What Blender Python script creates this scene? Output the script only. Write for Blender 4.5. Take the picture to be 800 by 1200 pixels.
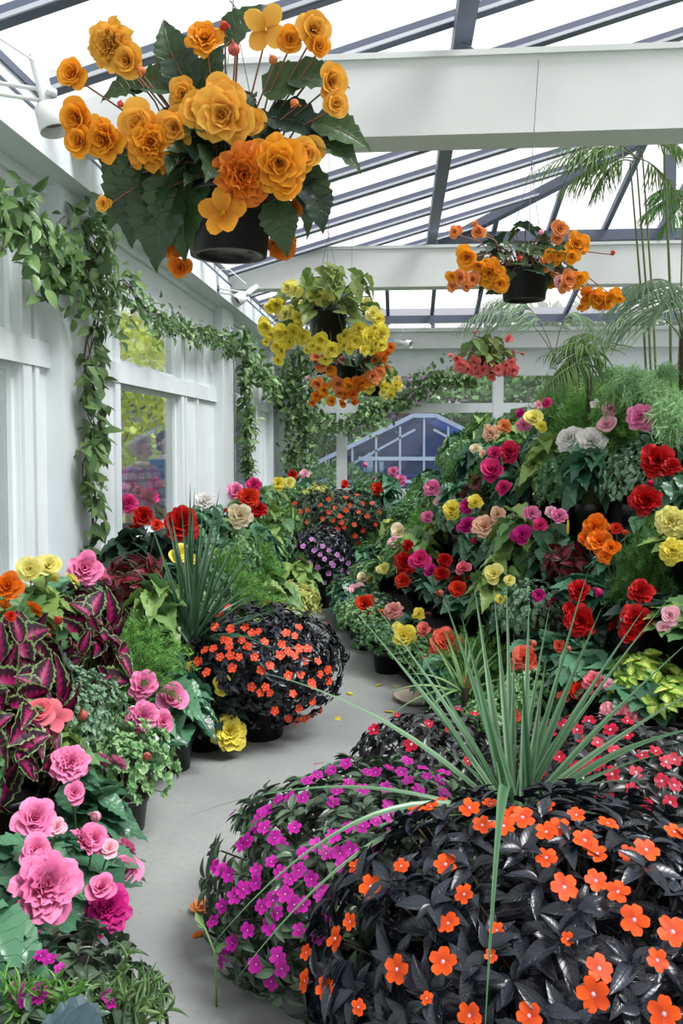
import bpy, math, random
import numpy as np
from mathutils import Vector, Matrix, Quaternion
PI = math.pi
rng = np.random.default_rng(7)
random.seed(7)
S = bpy.context.scene
C = S.collection
for o in list(bpy.data.objects): bpy.data.objects.remove(o)

# ------------------------------------------------------------------ camera, sky, sun, exposure
F = 933.333
YAW = math.atan(70 / F); TILT = math.radians(2.5); HZ = 515.0
SHIFT = -((600 - HZ) - F * math.tan(TILT)) / 1200
EYE = Vector((0, 0, 1.6))
cd = bpy.data.cameras.new('camera'); cam = bpy.data.objects.new('camera', cd); C.objects.link(cam)
cd.sensor_fit = 'VERTICAL'; cd.sensor_height = 36; cd.lens = 28; cd.shift_y = SHIFT; cd.clip_start = .05; cd.clip_end = 500
cam.location = EYE
cam.rotation_euler = (PI / 2 - TILT, 0, YAW)
S.camera = cam
RC = cam.rotation_euler.to_matrix()
W = bpy.data.worlds.new('world'); S.world = W; W.use_nodes = True
bg = W.node_tree.nodes['Background']; bg.inputs[0].default_value = (1.0, .965, .985, 1); bg.inputs[1].default_value = .97
sd = bpy.data.lights.new('sun', 'SUN'); sd.energy = 6.6; sd.angle = math.radians(26); sd.color = (1, .985, .96)
sun = bpy.data.objects.new('sun', sd); C.objects.link(sun); sun.rotation_euler = (math.radians(12), math.radians(30), 0)
S.view_settings.view_transform = 'Standard'; S.view_settings.look = 'None'
S.view_settings.exposure = 0.24; S.view_settings.gamma = 1; S.view_settings.use_curve_mapping = False

# ------------------------------------------------------------------ placing helpers
def ray(px, py):
    d = RC @ Vector(((px - 400) / F, (600 - py) / F + SHIFT * 1200 / F, -1))
    return d.normalized()
def at(px, py, D):
    d = ray(px, py); return EYE + d * (D / d.y)
def atX(px, py, X):
    d = ray(px, py); return EYE + d * (X / d.x)
def ip(D, pts): return float(np.interp(D, [p[0] for p in pts], [p[1] for p in pts]))
ER = [(1.5, 1.3), (2.5, 1.15), (3.3, .8), (4, .5), (4.5, .3), (5, .12), (5.8, -.2), (7, -.42), (8, -.45), (10, -.4), (12, -.2)]
EL = [(1.2, -.82), (2.2, -.92), (3, -1.0), (3.6, -1.0), (4.2, -.8), (5, -.75), (6, -.85), (7.5, -.78), (8.3, -.8), (9, -.9), (10, -.85), (12, -.8)]
def sR(X, D): return X - ip(D, ER)
def sL(X, D): return ip(D, EL) - X
def zR(X, D):
    s = sR(X, D); return -1 if s < -.05 or D > 11.6 else min(max(.32 + 1.3 * s, .32), 1.86)
def zL(X, D):
    s = sL(X, D); return -1 if s < -.05 or D > 11.6 else min(max(.35 + 1.4 * s, .35), 1.12)
def zB(X, D): return -1 if D < 10.45 or D > 11.6 else min(.55 + .7 * (D - 10.45), 1.08)
def tierR(X, D):
    s = sR(X, D); k = int(max(s, 0) / .27); return .02 + min(k, 4) * .30 if s > .0 else 0.0
def tierL(X, D):
    s = sL(X, D); k = int(max(s, 0) / .27); return min(k, 2) * .28
def tierB(X, D): return .35 if D > 10.6 else 0.0
def hit(px, py):
    d = ray(px, py); t = 1.6
    while t < 14:
        p = EYE + d * t
        if p.z < max(zR(p.x, p.y), zL(p.x, p.y), zB(p.x, p.y)): return p
        if p.z < .02: return p
        t += .02
    return EYE + d * (11.2 / d.y)
def tier(p):
    if p.y > 10.55 and zB(p.x, p.y) > 0: return tierB(p.x, p.y)
    if sR(p.x, p.y) > -.05: return tierR(p.x, p.y)
    if sL(p.x, p.y) > -.05: return tierL(p.x, p.y)
    return 0.0

# ------------------------------------------------------------------ materials
def srgb(c):
    return tuple(((v / 255) / 12.92 if v / 255 <= .04045 else ((v / 255 + .055) / 1.055) ** 2.4) for v in c) + (1,)
class NT:
    def __init__(s, name):
        s.m = bpy.data.materials.new(name); s.m.use_nodes = True; s.t = s.m.node_tree; s.N = s.t.nodes; s.L = s.t.links
        s.p = s.N['Principled BSDF']; s.out = s.N['Material Output']
    def n(s, ty, **kw):
        x = s.N.new(ty)
        for k, v in kw.items(): setattr(x, k, v)
        return x
    def math(s, op, a, b=None, c=None):
        x = s.n('ShaderNodeMath', operation=op)
        for i, v in enumerate((a, b, c)):
            if v is None: continue
            if isinstance(v, (int, float)): x.inputs[i].default_value = v
            else: s.L.new(v, x.inputs[i])
        return x.outputs[0]
    def mix(s, f, a, b):
        x = s.n('ShaderNodeMix', data_type='RGBA')
        for i, v in ((0, f), (6, a), (7, b)):
            if isinstance(v, (int, float)): x.inputs[i].default_value = v
            elif isinstance(v, tuple): x.inputs[i].default_value = v
            else: s.L.new(v, x.inputs[i])
        return x.outputs[2]
    def noise(s, scale, detail=3, co=None):
        x = s.n('ShaderNodeTexNoise'); x.inputs['Scale'].default_value = scale; x.inputs['Detail'].default_value = detail
        if co is None: co = s.n('ShaderNodeTexCoord').outputs['Object']
        s.L.new(co, x.inputs['Vector']); return x.outputs[0]
    def step(s, v, a, b):
        x = s.n('ShaderNodeMapRange'); s.L.new(v, x.inputs[0]); x.inputs[1].default_value = a; x.inputs[2].default_value = b; return x.outputs[0]
def plain(name, col, rough=.6, var=.08, scale=8, metal=0, bump=0.0, spec=.5):
    q = NT(name); c = srgb(col); d = tuple(v * (1 - var * 3) for v in c[:3]) + (1,)
    n = q.noise(scale); f = q.step(n, .35, .7)
    q.L.new(q.mix(f, c, d), q.p.inputs['Base Color']); q.p.inputs['Roughness'].default_value = rough
    q.p.inputs['Metallic'].default_value = metal; q.p.inputs['Specular IOR Level'].default_value = spec
    if bump:
        b = q.n('ShaderNodeBump'); b.inputs['Strength'].default_value = bump; q.L.new(q.noise(scale * 12), b.inputs['Height']); q.L.new(b.outputs[0], q.p.inputs['Normal'])
    return q.m
def leafmat(name, c1, c2, rough=.4, vein=.35, veincol=(150, 180, 140), trans=.22, nv=7, spec=.5, rim=None, midw=.035):
    q = NT(name); at_ = q.n('ShaderNodeAttribute', attribute_name='rnd').outputs['Fac']
    uv = q.n('ShaderNodeUVMap').outputs[0]; sp = q.n('ShaderNodeSeparateXYZ'); q.L.new(uv, sp.inputs[0])
    u, v = sp.outputs[0], sp.outputs[1]
    av = q.math('ABSOLUTE', q.math('SUBTRACT', v, .5))           # 0 .. .5
    mid = q.step(av, midw, .0)
    side = q.math('FRACT', q.math('SUBTRACT', q.math('MULTIPLY', u, float(nv)), q.math('MULTIPLY', av, 3.2)))
    sv = q.step(q.math('ABSOLUTE', q.math('SUBTRACT', side, .5)), .07, .0)
    m = q.math('MULTIPLY', q.math('MAXIMUM', mid, q.math('MULTIPLY', sv, .6)), vein)
    base = q.mix(at_, srgb(c1), srgb(c2))
    col = q.mix(m, base, srgb(veincol))
    if rim:
        col = q.mix(q.math('MULTIPLY', q.step(av, .36, .44), 1.0), col, srgb(rim))
    q.L.new(col, q.p.inputs['Base Color']); q.p.inputs['Roughness'].default_value = rough; q.p.inputs['Specular IOR Level'].default_value = spec
    b = q.n('ShaderNodeBump'); b.inputs['Strength'].default_value = .5; b.inputs['Distance'].default_value = .004
    hh = q.math('SUBTRACT', 1.0, q.math('MAXIMUM', mid, sv)); q.L.new(hh, b.inputs['Height']); q.L.new(b.outputs[0], q.p.inputs['Normal'])
    t = q.n('ShaderNodeBsdfTranslucent'); q.L.new(col, t.inputs[0]); mx = q.n('ShaderNodeMixShader'); mx.inputs[0].default_value = trans
    q.L.new(q.p.outputs[0], mx.inputs[1]); q.L.new(t.outputs[0], mx.inputs[2]); q.L.new(mx.outputs[0], q.out.inputs[0])
    return q.m
def coleusmat(name, cen, mid, rim):
    q = NT(name); uv = q.n('ShaderNodeUVMap').outputs[0]; sp = q.n('ShaderNodeSeparateXYZ'); q.L.new(uv, sp.inputs[0])
    u, v = sp.outputs[0], sp.outputs[1]
    av = q.math('MULTIPLY', q.math('ABSOLUTE', q.math('SUBTRACT', v, .5)), 2.0)
    nz = q.noise(45, 2)
    side = q.math('ABSOLUTE', q.math('SUBTRACT', q.math('FRACT', q.math('SUBTRACT', q.math('MULTIPLY', u, 6.0), q.math('MULTIPLY', av, 1.6))), .5))
    k = q.math('ADD', q.math('ADD', av, q.math('MULTIPLY', u, .35)), q.math('MULTIPLY', side, .5))
    c = q.mix(q.step(k, .45, .75), srgb(cen), srgb(mid))
    e = q.math('MAXIMUM', av, q.step(u, .72, 1.0))
    c = q.mix(q.step(e, .8, .9), c, srgb(rim))
    q.L.new(c, q.p.inputs['Base Color']); q.p.inputs['Roughness'].default_value = .45
    t = q.n('ShaderNodeBsdfTranslucent'); q.L.new(c, t.inputs[0]); mx = q.n('ShaderNodeMixShader'); mx.inputs[0].default_value = .2
    q.L.new(q.p.outputs[0], mx.inputs[1]); q.L.new(t.outputs[0], mx.inputs[2]); q.L.new(mx.outputs[0], q.out.inputs[0])
    return q.m
def petalmat(name, base, tip, trans=.3, rough=.55, eye=None, eyer=.12):
    q = NT(name); uv = q.n('ShaderNodeUVMap').outputs[0]; sp = q.n('ShaderNodeSeparateXYZ'); q.L.new(uv, sp.inputs[0])
    at_ = q.n('ShaderNodeAttribute', attribute_name='rnd').outputs['Fac']
    f = q.math('ADD', q.math('MULTIPLY', sp.outputs[0], .8), q.math('MULTIPLY', q.math('SUBTRACT', at_, .3), .5))
    c = q.mix(q.step(f, 0., 1.), srgb(tuple(v * (.86 if sum(base) < 560 else .97) for v in base)), srgb(tip))
    if eye: c = q.mix(q.step(sp.outputs[0], eyer * 1.6, eyer * .6), c, srgb(eye))
    q.L.new(c, q.p.inputs['Base Color']); q.p.inputs['Roughness'].default_value = rough; q.p.inputs['Specular IOR Level'].default_value = .3
    t = q.n('ShaderNodeBsdfTranslucent'); q.L.new(c, t.inputs[0]); mx = q.n('ShaderNodeMixShader'); mx.inputs[0].default_value = trans
    q.L.new(q.p.outputs[0], mx.inputs[1]); q.L.new(t.outputs[0], mx.inputs[2]); q.L.new(mx.outputs[0], q.out.inputs[0])
    return q.m
def glassmat(name, tint=(1, 1, 1, 1), milk=.06, refl=.08, milkcol=(.9, .9, .9, 1)):
    q = NT(name); q.N.remove(q.p)
    tr = q.n('ShaderNodeBsdfTransparent'); tr.inputs[0].default_value = tint
    df = q.n('ShaderNodeBsdfTranslucent'); df.inputs[0].default_value = milkcol
    gl = q.n('ShaderNodeBsdfGlossy'); gl.inputs['Roughness'].default_value = .02
    fr = q.n('ShaderNodeFresnel'); fr.inputs[0].default_value = 1.45
    m1 = q.n('ShaderNodeMixShader'); m1.inputs[0].default_value = milk; q.L.new(tr.outputs[0], m1.inputs[1]); q.L.new(df.outputs[0], m1.inputs[2])
    m2 = q.n('ShaderNodeMixShader'); q.L.new(q.math('MULTIPLY', fr.outputs[0], refl * 12), m2.inputs[0]) if refl else None
    if not refl: m2.inputs[0].default_value = 0
    q.L.new(m1.outputs[0], m2.inputs[1]); q.L.new(gl.outputs[0], m2.inputs[2]); q.L.new(m2.outputs[0], q.out.inputs[0])
    return q.m
M = {}
M['white'] = plain('white_paint', (218, 226, 229), .55, .02, 3)
M['white2'] = plain('white_beam_paint', (216, 221, 220), .5, .02, 3)
M['bar'] = plain('grey_glazing_bar', (92, 101, 120), .5, .05, 4)
M['barw'] = plain('pale_glazing_bar', (190, 196, 205), .5, .03, 4)
M['rglass'] = glassmat('roof_glass', (.97, .97, .98, 1), .10, 0)
M['wglass'] = glassmat('window_glass', (.93, .96, .97, 1), .03, .05)
M['gglass'] = glassmat('old_greenhouse_glass', (.50, .60, .86, 1), .16, .05, (.5, .6, .8, 1))
def floormat():
    q = NT('concrete_floor'); n1 = q.noise(1.6, 6); n2 = q.noise(38, 4); 
    c = q.mix(q.step(n1, .35, .7), srgb((150, 154, 151)), srgb((127, 132, 132)))
    c = q.mix(q.math('MULTIPLY', q.step(n2, .52, .75), .4), c, srgb((118, 118, 116)))
    q.L.new(c, q.p.inputs['Base Color']); q.p.inputs['Roughness'].default_value = .62
    b = q.n('ShaderNodeBump'); b.inputs['Strength'].default_value = .15; q.L.new(q.noise(120, 4), b.inputs['Height']); q.L.new(b.outputs[0], q.p.inputs['Normal'])
    return q.m
M['floor'] = floormat()
M['lawn'] = plain('outdoor_ground', (150, 162, 130), .9, .1, 1.2)
M['wood'] = plain('dark_staging_wood', (38, 33, 28), .8, .1, 6)
M['pot'] = plain('black_plastic_pot', (20, 20, 23), .38, .05, 5)
M['brownpot'] = plain('dark_brown_pot', (38, 30, 26), .6, .06, 5)
M['soil'] = plain('soil', (24, 19, 15), .95, .1, 40, bump=.6)
M['wire'] = plain('hanger_wire', (88, 92, 96), .45, .02, 4)
M['lampw'] = plain('white_enamel', (226, 230, 230), .35, .02, 4)
M['lampin'] = plain('lamp_reflector', (120, 122, 120), .3, .02, 4)
M['stem'] = leafmat('green_stem', (92, 112, 66), (120, 132, 78), .5, 0)
M['rstem'] = leafmat('reddish_stem', (150, 100, 84), (122, 96, 66), .5, 0)
M['bstem'] = leafmat('brown_stem', (84, 70, 52), (66, 58, 44), .7, 0)
M['begleaf'] = leafmat('begonia_leaf', (36, 82, 60), (98, 150, 114), .28, .4, (110, 150, 120))
M['begleafl'] = leafmat('begonia_leaf_light', (88, 134, 84), (140, 170, 90), .4, .35, (170, 190, 120))
M['begleafd'] = leafmat('begonia_leaf_dark', (30, 54, 48), (48, 76, 58), .36, .3, (96, 120, 96))
M['baskleaf'] = leafmat('basket_leaf', (34, 58, 48), (64, 92, 50), .36, .4, (100, 120, 80), .3)
M['baskleafl'] = leafmat('basket_leaf_light', (84, 120, 52), (134, 152, 84), .4, .3, (170, 190, 120), .35)
M['impleaf'] = leafmat('impatiens_leaf_dark', (17, 21, 29), (42, 49, 60), .27, .35, (86, 92, 100), .08, 8, .6)
M['impleafg'] = leafmat('impatiens_leaf_green', (38, 56, 46), (92, 116, 90), .28, .45, (140, 160, 120), .12, 8, .5)
M['impleafr'] = leafmat('impatiens_leaf_bronze', (34, 38, 40), (72, 78, 76), .28, .35, (110, 90, 90), .1, 8, .5)
M['small'] = leafmat('small_leaf', (96, 152, 92), (168, 206, 148), .45, 0)
M['smalls'] = leafmat('silvery_small_leaf', (104, 148, 116), (164, 196, 164), .5, 0)
M['smalld'] = leafmat('dark_small_leaf', (66, 116, 72), (122, 168, 116), .45, 0)
M['fern'] = leafmat('feathery_green', (96, 160, 70), (150, 200, 110), .5, 0, trans=.35)
M['fernd'] = leafmat('feathery_dark_green', (70, 124, 54), (110, 164, 78), .5, 0, trans=.3)
M['fernl'] = leafmat('feathery_pale_green', (130, 184, 120), (180, 216, 164), .5, 0, trans=.35)
M['varieg'] = leafmat('variegated_leaf', (172, 180, 84), (204, 206, 130), .45, .9, (90, 128, 60), .3)
M['vine'] = leafmat('vine_leaf', (58, 94, 52), (124, 158, 98), .35, .5, (140, 165, 110), .25)
M['spike'] = leafmat('spike_leaf', (96, 140, 102), (146, 182, 144), .33, .85, (52, 92, 58), .15, 0, midw=.42)
M['spiked'] = leafmat('spike_leaf_dark', (78, 116, 84), (116, 150, 120), .36, .85, (34, 66, 42), .15, 0, midw=.45)
M['grass'] = leafmat('grass_blade', (84, 126, 72), (140, 172, 112), .5, .3, trans=.25, nv=0)
M['palm'] = leafmat('palm_leaflet', (70, 112, 58), (126, 156, 84), .45, .3, trans=.35, nv=0)
M['palmp'] = leafmat('pale_palm_leaflet', (130, 160, 130), (176, 200, 170), .45, .3, trans=.35, nv=0)
M['coleus'] = coleusmat('coleus_leaf', (158, 24, 92), (44, 10, 32), (130, 160, 100))
M['coleusd'] = coleusmat('coleus_leaf_red', (140, 22, 52), (70, 12, 28), (92, 90, 52))
M['coleusy'] = coleusmat('coleus_leaf_lime', (222, 226, 120), (150, 188, 70), (84, 140, 60))
M['eye'] = plain('flower_eye', (246, 214, 222), .6, .02, 30)
M['yeye'] = plain('yellow_stamens', (236, 196, 40), .6, .02, 30)
P = {
 'gold': ((226, 120, 22), (250, 176, 48)), 'amber': ((214, 92, 14), (240, 140, 40)), 'goldy': ((236, 150, 40), (250, 196, 84)),
 'yellow': ((244, 218, 40), (253, 242, 110)), 'lemon': ((244, 232, 80), (252, 246, 160)), 'orange': ((226, 84, 8), (250, 138, 24)),
 'apricot': ((226, 120, 60), (246, 168, 104)), 'coral': ((214, 66, 52), (240, 112, 88)), 'salmon': ((220, 92, 84), (244, 146, 130)),
 'pink': ((214, 60, 132), (246, 150, 196)), 'pinkpale': ((236, 150, 176), (252, 208, 220)), 'hotpink': ((196, 20, 92), (232, 60, 136)),
 'magenta': ((156, 12, 92), (208, 40, 140)), 'crimson': ((168, 10, 52), (220, 40, 92)), 'red': ((140, 4, 8), (196, 14, 16)),
 'scarlet': ((190, 20, 10), (226, 60, 30)), 'white': ((240, 238, 226), (252, 252, 250)), 'cream': ((246, 226, 176), (252, 240, 214)),
 'peach': ((240, 176, 130), (252, 216, 186)), 'rosewhite': ((214, 60, 70), (250, 190, 180)), 'frilly': ((224, 80, 120), (250, 170, 180)),
 'dusky': ((206, 70, 96), (238, 124, 138)), 'pinkbasket': ((226, 84, 84), (250, 150, 146)), 'violet': ((170, 110, 190), (216, 168, 226)), 'blue': ((92, 72, 180), (140, 120, 220)),
}
for k, (a, b) in P.items(): M['p_' + k] = petalmat('petal_' + k, a, b)
M['i_orange'] = petalmat('impatiens_orange', (214, 60, 12), (244, 92, 22), .2, .5, (250, 190, 200), .09)
M['i_magenta'] = petalmat('impatiens_magenta', (150, 14, 120), (190, 30, 160), .2, .5, (230, 150, 220), .06)
M['i_red'] = petalmat('impatiens_red', (160, 6, 40), (196, 16, 56), .2, .5, (250, 200, 215), .11)
M['i_scarlet'] = petalmat('impatiens_scarlet', (220, 52, 20), (246, 92, 50), .2, .5, (250, 170, 170), .1)
M['i_violet'] = petalmat('impatiens_violet', (180, 100, 190), (222, 160, 226), .2, .5, (240, 90, 170), .1)

# ------------------------------------------------------------------ mesh helpers
def link(name, me, parent=None, loc=None):
    o = bpy.data.objects.new(name, me); C.objects.link(o)
    if parent: o.parent = parent
    if loc is not None: o.location = loc
    return o
class MB:
    """collects quads; V (n,3), F (k,4), uv per vertex, rnd per face, material index per face"""
    def __init__(s): s.V = []; s.Fs = []; s.U = []; s.R = []; s.I = []; s.n = 0
    def add(s, V, Fq, uv=None, rnd=None, mi=0):
        V = np.asarray(V, float); Fq = np.asarray(Fq, int)
        s.V.append(V); s.Fs.append(Fq + s.n); s.U.append(np.zeros((len(V), 2)) if uv is None else np.asarray(uv, float))
        s.R.append(np.full(len(Fq), random.random()) if rnd is None else np.broadcast_to(np.asarray(rnd, float), (len(Fq),)))
        s.I.append(np.full(len(Fq), mi)); s.n += len(V)
    def inst(s, proto, Ms, pos, mi=0, rnd=None):
        V, Fq, uv = proto; m = len(pos)
        if m == 0: return
        W_ = np.einsum('mij,vj->mvi', Ms, V) + np.asarray(pos)[:, None, :]
        Fa = Fq[None] + (np.arange(m) * len(V))[:, None, None]
        r = rng.random(m) if rnd is None else rnd
        s.add(W_.reshape(-1, 3), Fa.reshape(-1, 4), np.tile(uv, (m, 1)), np.repeat(r, len(Fq)), mi)
    def box(s, a, b, mi=0):
        x0, y0, z0 = a; x1, y1, z1 = b
        V = [(x0, y0, z0), (x1, y0, z0), (x1, y1, z0), (x0, y1, z0), (x0, y0, z1), (x1, y0, z1), (x1, y1, z1), (x0, y1, z1)]
        s.add(V, [(0, 3, 2, 1), (4, 5, 6, 7), (0, 1, 5, 4), (1, 2, 6, 5), (2, 3, 7, 6), (3, 0, 4, 7)], mi=mi)
    def beam(s, p, q, w, h, up=(0, 0, 1), mi=0):
        p = np.array(p, float); q = np.array(q, float); d = q - p; d /= np.linalg.norm(d)
        x = np.cross(d, up); x /= np.linalg.norm(x); z = np.cross(x, d)
        V = []
        for e in (p, q):
            for a, b in ((-1, -1), (1, -1), (1, 1), (-1, 1)): V.append(e + x * a * w / 2 + z * b * h / 2)
        s.add(V, [(0, 3, 2, 1), (4, 5, 6, 7), (0, 1, 5, 4), (1, 2, 6, 5), (2, 3, 7, 6), (3, 0, 4, 7)], mi=mi)
    def tube(s, pts, r, k=6, mi=0, cap=True):
        pts = np.array(pts, float); n = len(pts); r = np.broadcast_to(np.asarray(r, float), (n,))
        T = np.gradient(pts, axis=0); T /= np.linalg.norm(T, axis=1)[:, None] + 1e-9
        ref = np.array([.31, .2, .93]) if abs(T[0][2]) < .9 else np.array([1., .1, 0])
        a = np.arange(k) / k * 2 * PI; V = []
        for i in range(n):
            x = np.cross(T[i], ref); x /= np.linalg.norm(x); y = np.cross(T[i], x)
            V.append(pts[i] + r[i] * (np.cos(a)[:, None] * x + np.sin(a)[:, None] * y))
        V = np.concatenate(V); Fq = []
        for i in range(n - 1):
            for j in range(k): Fq.append((i * k + j, i * k + (j + 1) % k, (i + 1) * k + (j + 1) % k, (i + 1) * k + j))
        s.add(V, Fq, mi=mi)
    def lathe(s, prof, k=32, c=(0, 0, 0), mi=0, M3=None):
        a = np.arange(k) / k * 2 * PI
        V = np.array([(r * math.cos(t), r * math.sin(t), z) for r, z in prof for t in a])
        if M3 is not None: V = V @ np.array(M3).T
        V = V + np.array(c); Fq = []
        for i in range(len(prof) - 1):
            for j in range(k): Fq.append((i * k + j, i * k + (j + 1) % k, (i + 1) * k + (j + 1) % k, (i + 1) * k + j))
        s.add(V, Fq, mi=mi)
    def mesh(s, name, mats, smooth=True):
        V = np.concatenate(s.V); Fq = np.concatenate(s.Fs); U = np.concatenate(s.U); R = np.concatenate(s.R); I = np.concatenate(s.I)
        me = bpy.data.meshes.new(name)
        me.vertices.add(len(V)); me.vertices.foreach_set('co', V.astype('f').ravel())
        me.loops.add(len(Fq) * 4); me.loops.foreach_set('vertex_index', Fq.astype('i').ravel())
        me.polygons.add(len(Fq)); me.polygons.foreach_set('loop_start', np.arange(0, len(Fq) * 4, 4, dtype='i'))
        me.polygons.foreach_set('loop_total', np.full(len(Fq), 4, dtype='i'))
        me.update(calc_edges=True)
        me.polygons.foreach_set('material_index', I.astype('i')); me.polygons.foreach_set('use_smooth', np.full(len(Fq), smooth))
        uvl = me.uv_layers.new(name='UVMap'); uvl.data.foreach_set('uv', U[Fq.ravel()].astype('f').ravel())
        at_ = me.attributes.new('rnd', 'FLOAT', 'FACE'); at_.data.foreach_set('value', R.astype('f'))
        for m in (mats if isinstance(mats, (list, tuple)) else [mats]): me.materials.append(m)
        return me
    def obj(s, name, mats, parent=None, loc=None, smooth=True): return link(name, s.mesh(name, mats, smooth), parent, loc)
def nrm(a): a = np.asarray(a, float); return a / (np.linalg.norm(a, axis=-1, keepdims=True) + 1e-9)
def frames(d, n, sc=1.0):
    y = nrm(d); z = np.asarray(n, float); z = nrm(z - (z * y).sum(-1, keepdims=True) * y); x = np.cross(y, z)
    return np.stack([x, y, z], -1) * np.broadcast_to(np.asarray(sc, float), (len(y),))[:, None, None]
def tag(o, label=None, cat=None, group=None, kind=None):
    if label: o['label'] = label
    if cat: o['category'] = cat
    if group: o['group'] = group
    if kind: o['kind'] = kind
    return o
def empty(name, loc, label, cat, group=None):
    o = bpy.data.objects.new(name, None); C.objects.link(o); o.location = loc; o.empty_display_size = .1
    return tag(o, label, cat, group)
def struct(name, mb, mat, smooth=False): return tag(mb.obj(name, mat, smooth=smooth), kind='structure')

# ---- leaf and petal prototypes
def blade(nu, nv, w, fold=.12, droop=.25, serr=0., k=0, asym=0., base=0.0):
    V = []; U = []
    for i in range(nu + 1):
        u = i / nu; ww = w(u)
        for j in range(nv + 1):
            v = j / nv * 2 - 1; e = abs(v); s_ = 1 + (serr * (1 if (i % 2) else -1) if e > .99 else 0)
            x = ww * v * s_ * (1 + asym * (1 if v > 0 else -1))
            y = u - (base * (e ** 1.5) * max(0, 1 - u * 4))
            z = fold * abs(x) * 2 - droop * u * u + (.03 * math.sin(i * 2.1) * e if k else 0)
            V.append((x, y, z)); U.append((u, (v + 1) / 2))
    Fq = [(i * (nv + 1) + j, i * (nv + 1) + j + 1, (i + 1) * (nv + 1) + j + 1, (i + 1) * (nv + 1) + j) for i in range(nu) for j in range(nv)]
    return np.array(V), np.array(Fq), np.array(U)
LF = {}
LF['beg'] = blade(14, 6, lambda u: .41 * (math.sin(PI * min(1, u ** .6)) ** .8) * (1.08 - .5 * u * u) + .003, .22, .32, .07, 1, .14, .22)
LF['oval'] = blade(5, 2, lambda u: .26 * math.sin(PI * u ** .8) ** .8 + .004, .2, .25)
LF['lance'] = blade(6, 2, lambda u: .205 * math.sin(PI * u ** .85) ** .9 + .004, .3, .35)
LF['tiny'] = blade(2, 2, lambda u: (.0, .34, .02)[int(u * 2 + .01)] + .01, .2, .15)
LF['col'] = blade(14, 6, lambda u: .34 * math.sin(PI * min(1, u ** .72)) ** .8 + .004, .25, .4, .08, 1, .0, .12)
LF['needle'] = blade(1, 1, lambda u: .07 if u < .5 else .02, 0, .1)
LF['leaflet'] = blade(6, 2, lambda u: .035 * math.sin(PI * (.08 + .9 * u)) + .002, .5, .35)
LF['treeleaf'] = blade(2, 1, lambda u: (.1, .34, .06)[int(u * 2 + .01)], 0, .2)
def petal(nu, nv, W_, cup, ruf, ph, kk=3, notch=0., back=0.):
    """a broad petal: narrow claw, rounded outer edge, optional heart notch"""
    V = []; U = []
    for i in range(nu + 1):
        u = i / nu; w = W_ * (.16 + .84 * math.sin(PI * .5 * min(1, u * 1.15)) ** .9)
        for j in range(nv + 1):
            v = j / nv * 2 - 1; g = math.sin(v * PI / 2)
            x = w * g; y = u * (1 - .42 * (1 - math.sqrt(max(0, 1 - (g * .985) ** 2))) - .05 * g * g - notch * (1 - min(1, abs(v) * 2.2)) * u ** 3)
            z = cup * g * g * w * .8 + ruf * u * u * math.sin(kk * v * PI + ph) + back * -u * u * u
            V.append((x, y, z)); U.append((u, (v + 1) / 2))
    Fq = [(i * (nv + 1) + j, i * (nv + 1) + j + 1, (i + 1) * (nv + 1) + j + 1, (i + 1) * (nv + 1) + j) for i in range(nu) for j in range(nv)]
    return np.array(V), np.array(Fq), np.array(U)
def rotx(a): c, s_ = math.cos(a), math.sin(a); return np.array([[1, 0, 0], [0, c, -s_], [0, s_, c]])
def rotz(a): c, s_ = math.cos(a), math.sin(a); return np.array([[c, -s_, 0], [s_, c, 0], [0, 0, 1]])
def putp(mb, p, tilt, az, L, off=0., h=0., mi=0):
    V, Fq, U = p; R_ = rotz(az) @ rotx(tilt); Vv = V * L; Vv = Vv + np.array([0, off, 0]); Vv = Vv @ R_.T; Vv[:, 2] += h
    mb.add(Vv, Fq, U, random.random(), mi)
def fl_double(N=26, ruf=.07, seed=0, t0=82, t1=12, kk=2.2, W_=.46, nu=5, nv=8):
    random.seed(seed); mb = MB()
    for i in range(N):
        t = i / (N - 1); az = i * 2.39996 + random.uniform(-.2, .2)
        L = .16 + .34 * t ** .7 * random.uniform(.88, 1.1); tilt = math.radians(t0 + (t1 - t0) * t ** .85 + random.uniform(-9, 9))
        putp(mb, petal(nu, nv, W_ * random.uniform(.85, 1.15), .35 + .5 * (1 - t), ruf * random.uniform(.6, 1.3), random.uniform(0, 6), kk, back=.12 * t), tilt, az, L, .012 + .02 * t, .10 * (1 - t) - .02)
    return mb
def fl_single(N=4, seed=0, W_=.5):
    random.seed(seed); mb = MB()
    for i in range(N): putp(mb, petal(7, 6, W_ * .9 * random.uniform(.8, 1.1), .3, .05, random.uniform(0, 6), 1.6, back=.1), math.radians(random.uniform(15, 35)), i * 2 * PI / N + random.uniform(-.2, .2), .5, .02)
    for i in range(9):
        a = i * 2.4; r = .012 * i ** .5
        mb.lathe([(.004, 0), (.014, .03), (.016, .06), (.004, .075)], 5, (r * math.cos(a) * 1.5, r * math.sin(a) * 1.5, 0), mi=1)
    return mb
def fl_imp(seed=0):
    random.seed(seed); mb = MB()
    for i in range(5): putp(mb, petal(5, 8, .37 * random.uniform(.9, 1.05), .05, .03, random.uniform(0, 6), 1.2, notch=.12), math.radians(random.uniform(-2, 14)), i * 2 * PI / 5 + random.uniform(-.1, .1), .49, .0, .004 * i)
    return mb
def fl_tiny():
    random.seed(3); mb = MB()
    for i in range(5): putp(mb, petal(2, 2, .36, .1, 0, 0, 1), math.radians(20), i * 2 * PI / 5, .5)
    return mb
def budmesh():
    mb = MB(); mb.lathe([(.01, -.5), (.16, -.42), (.30, -.2), (.34, .0), (.26, .25), (.12, .42), (.01, .5)], 10); mb.U[-1] = np.full_like(mb.U[-1], .8)
    putp(mb, petal(5, 4, .5, .9, 0, 0, 1), math.radians(88), .4, .85, .2, -.45); return mb
FM = {}
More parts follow.
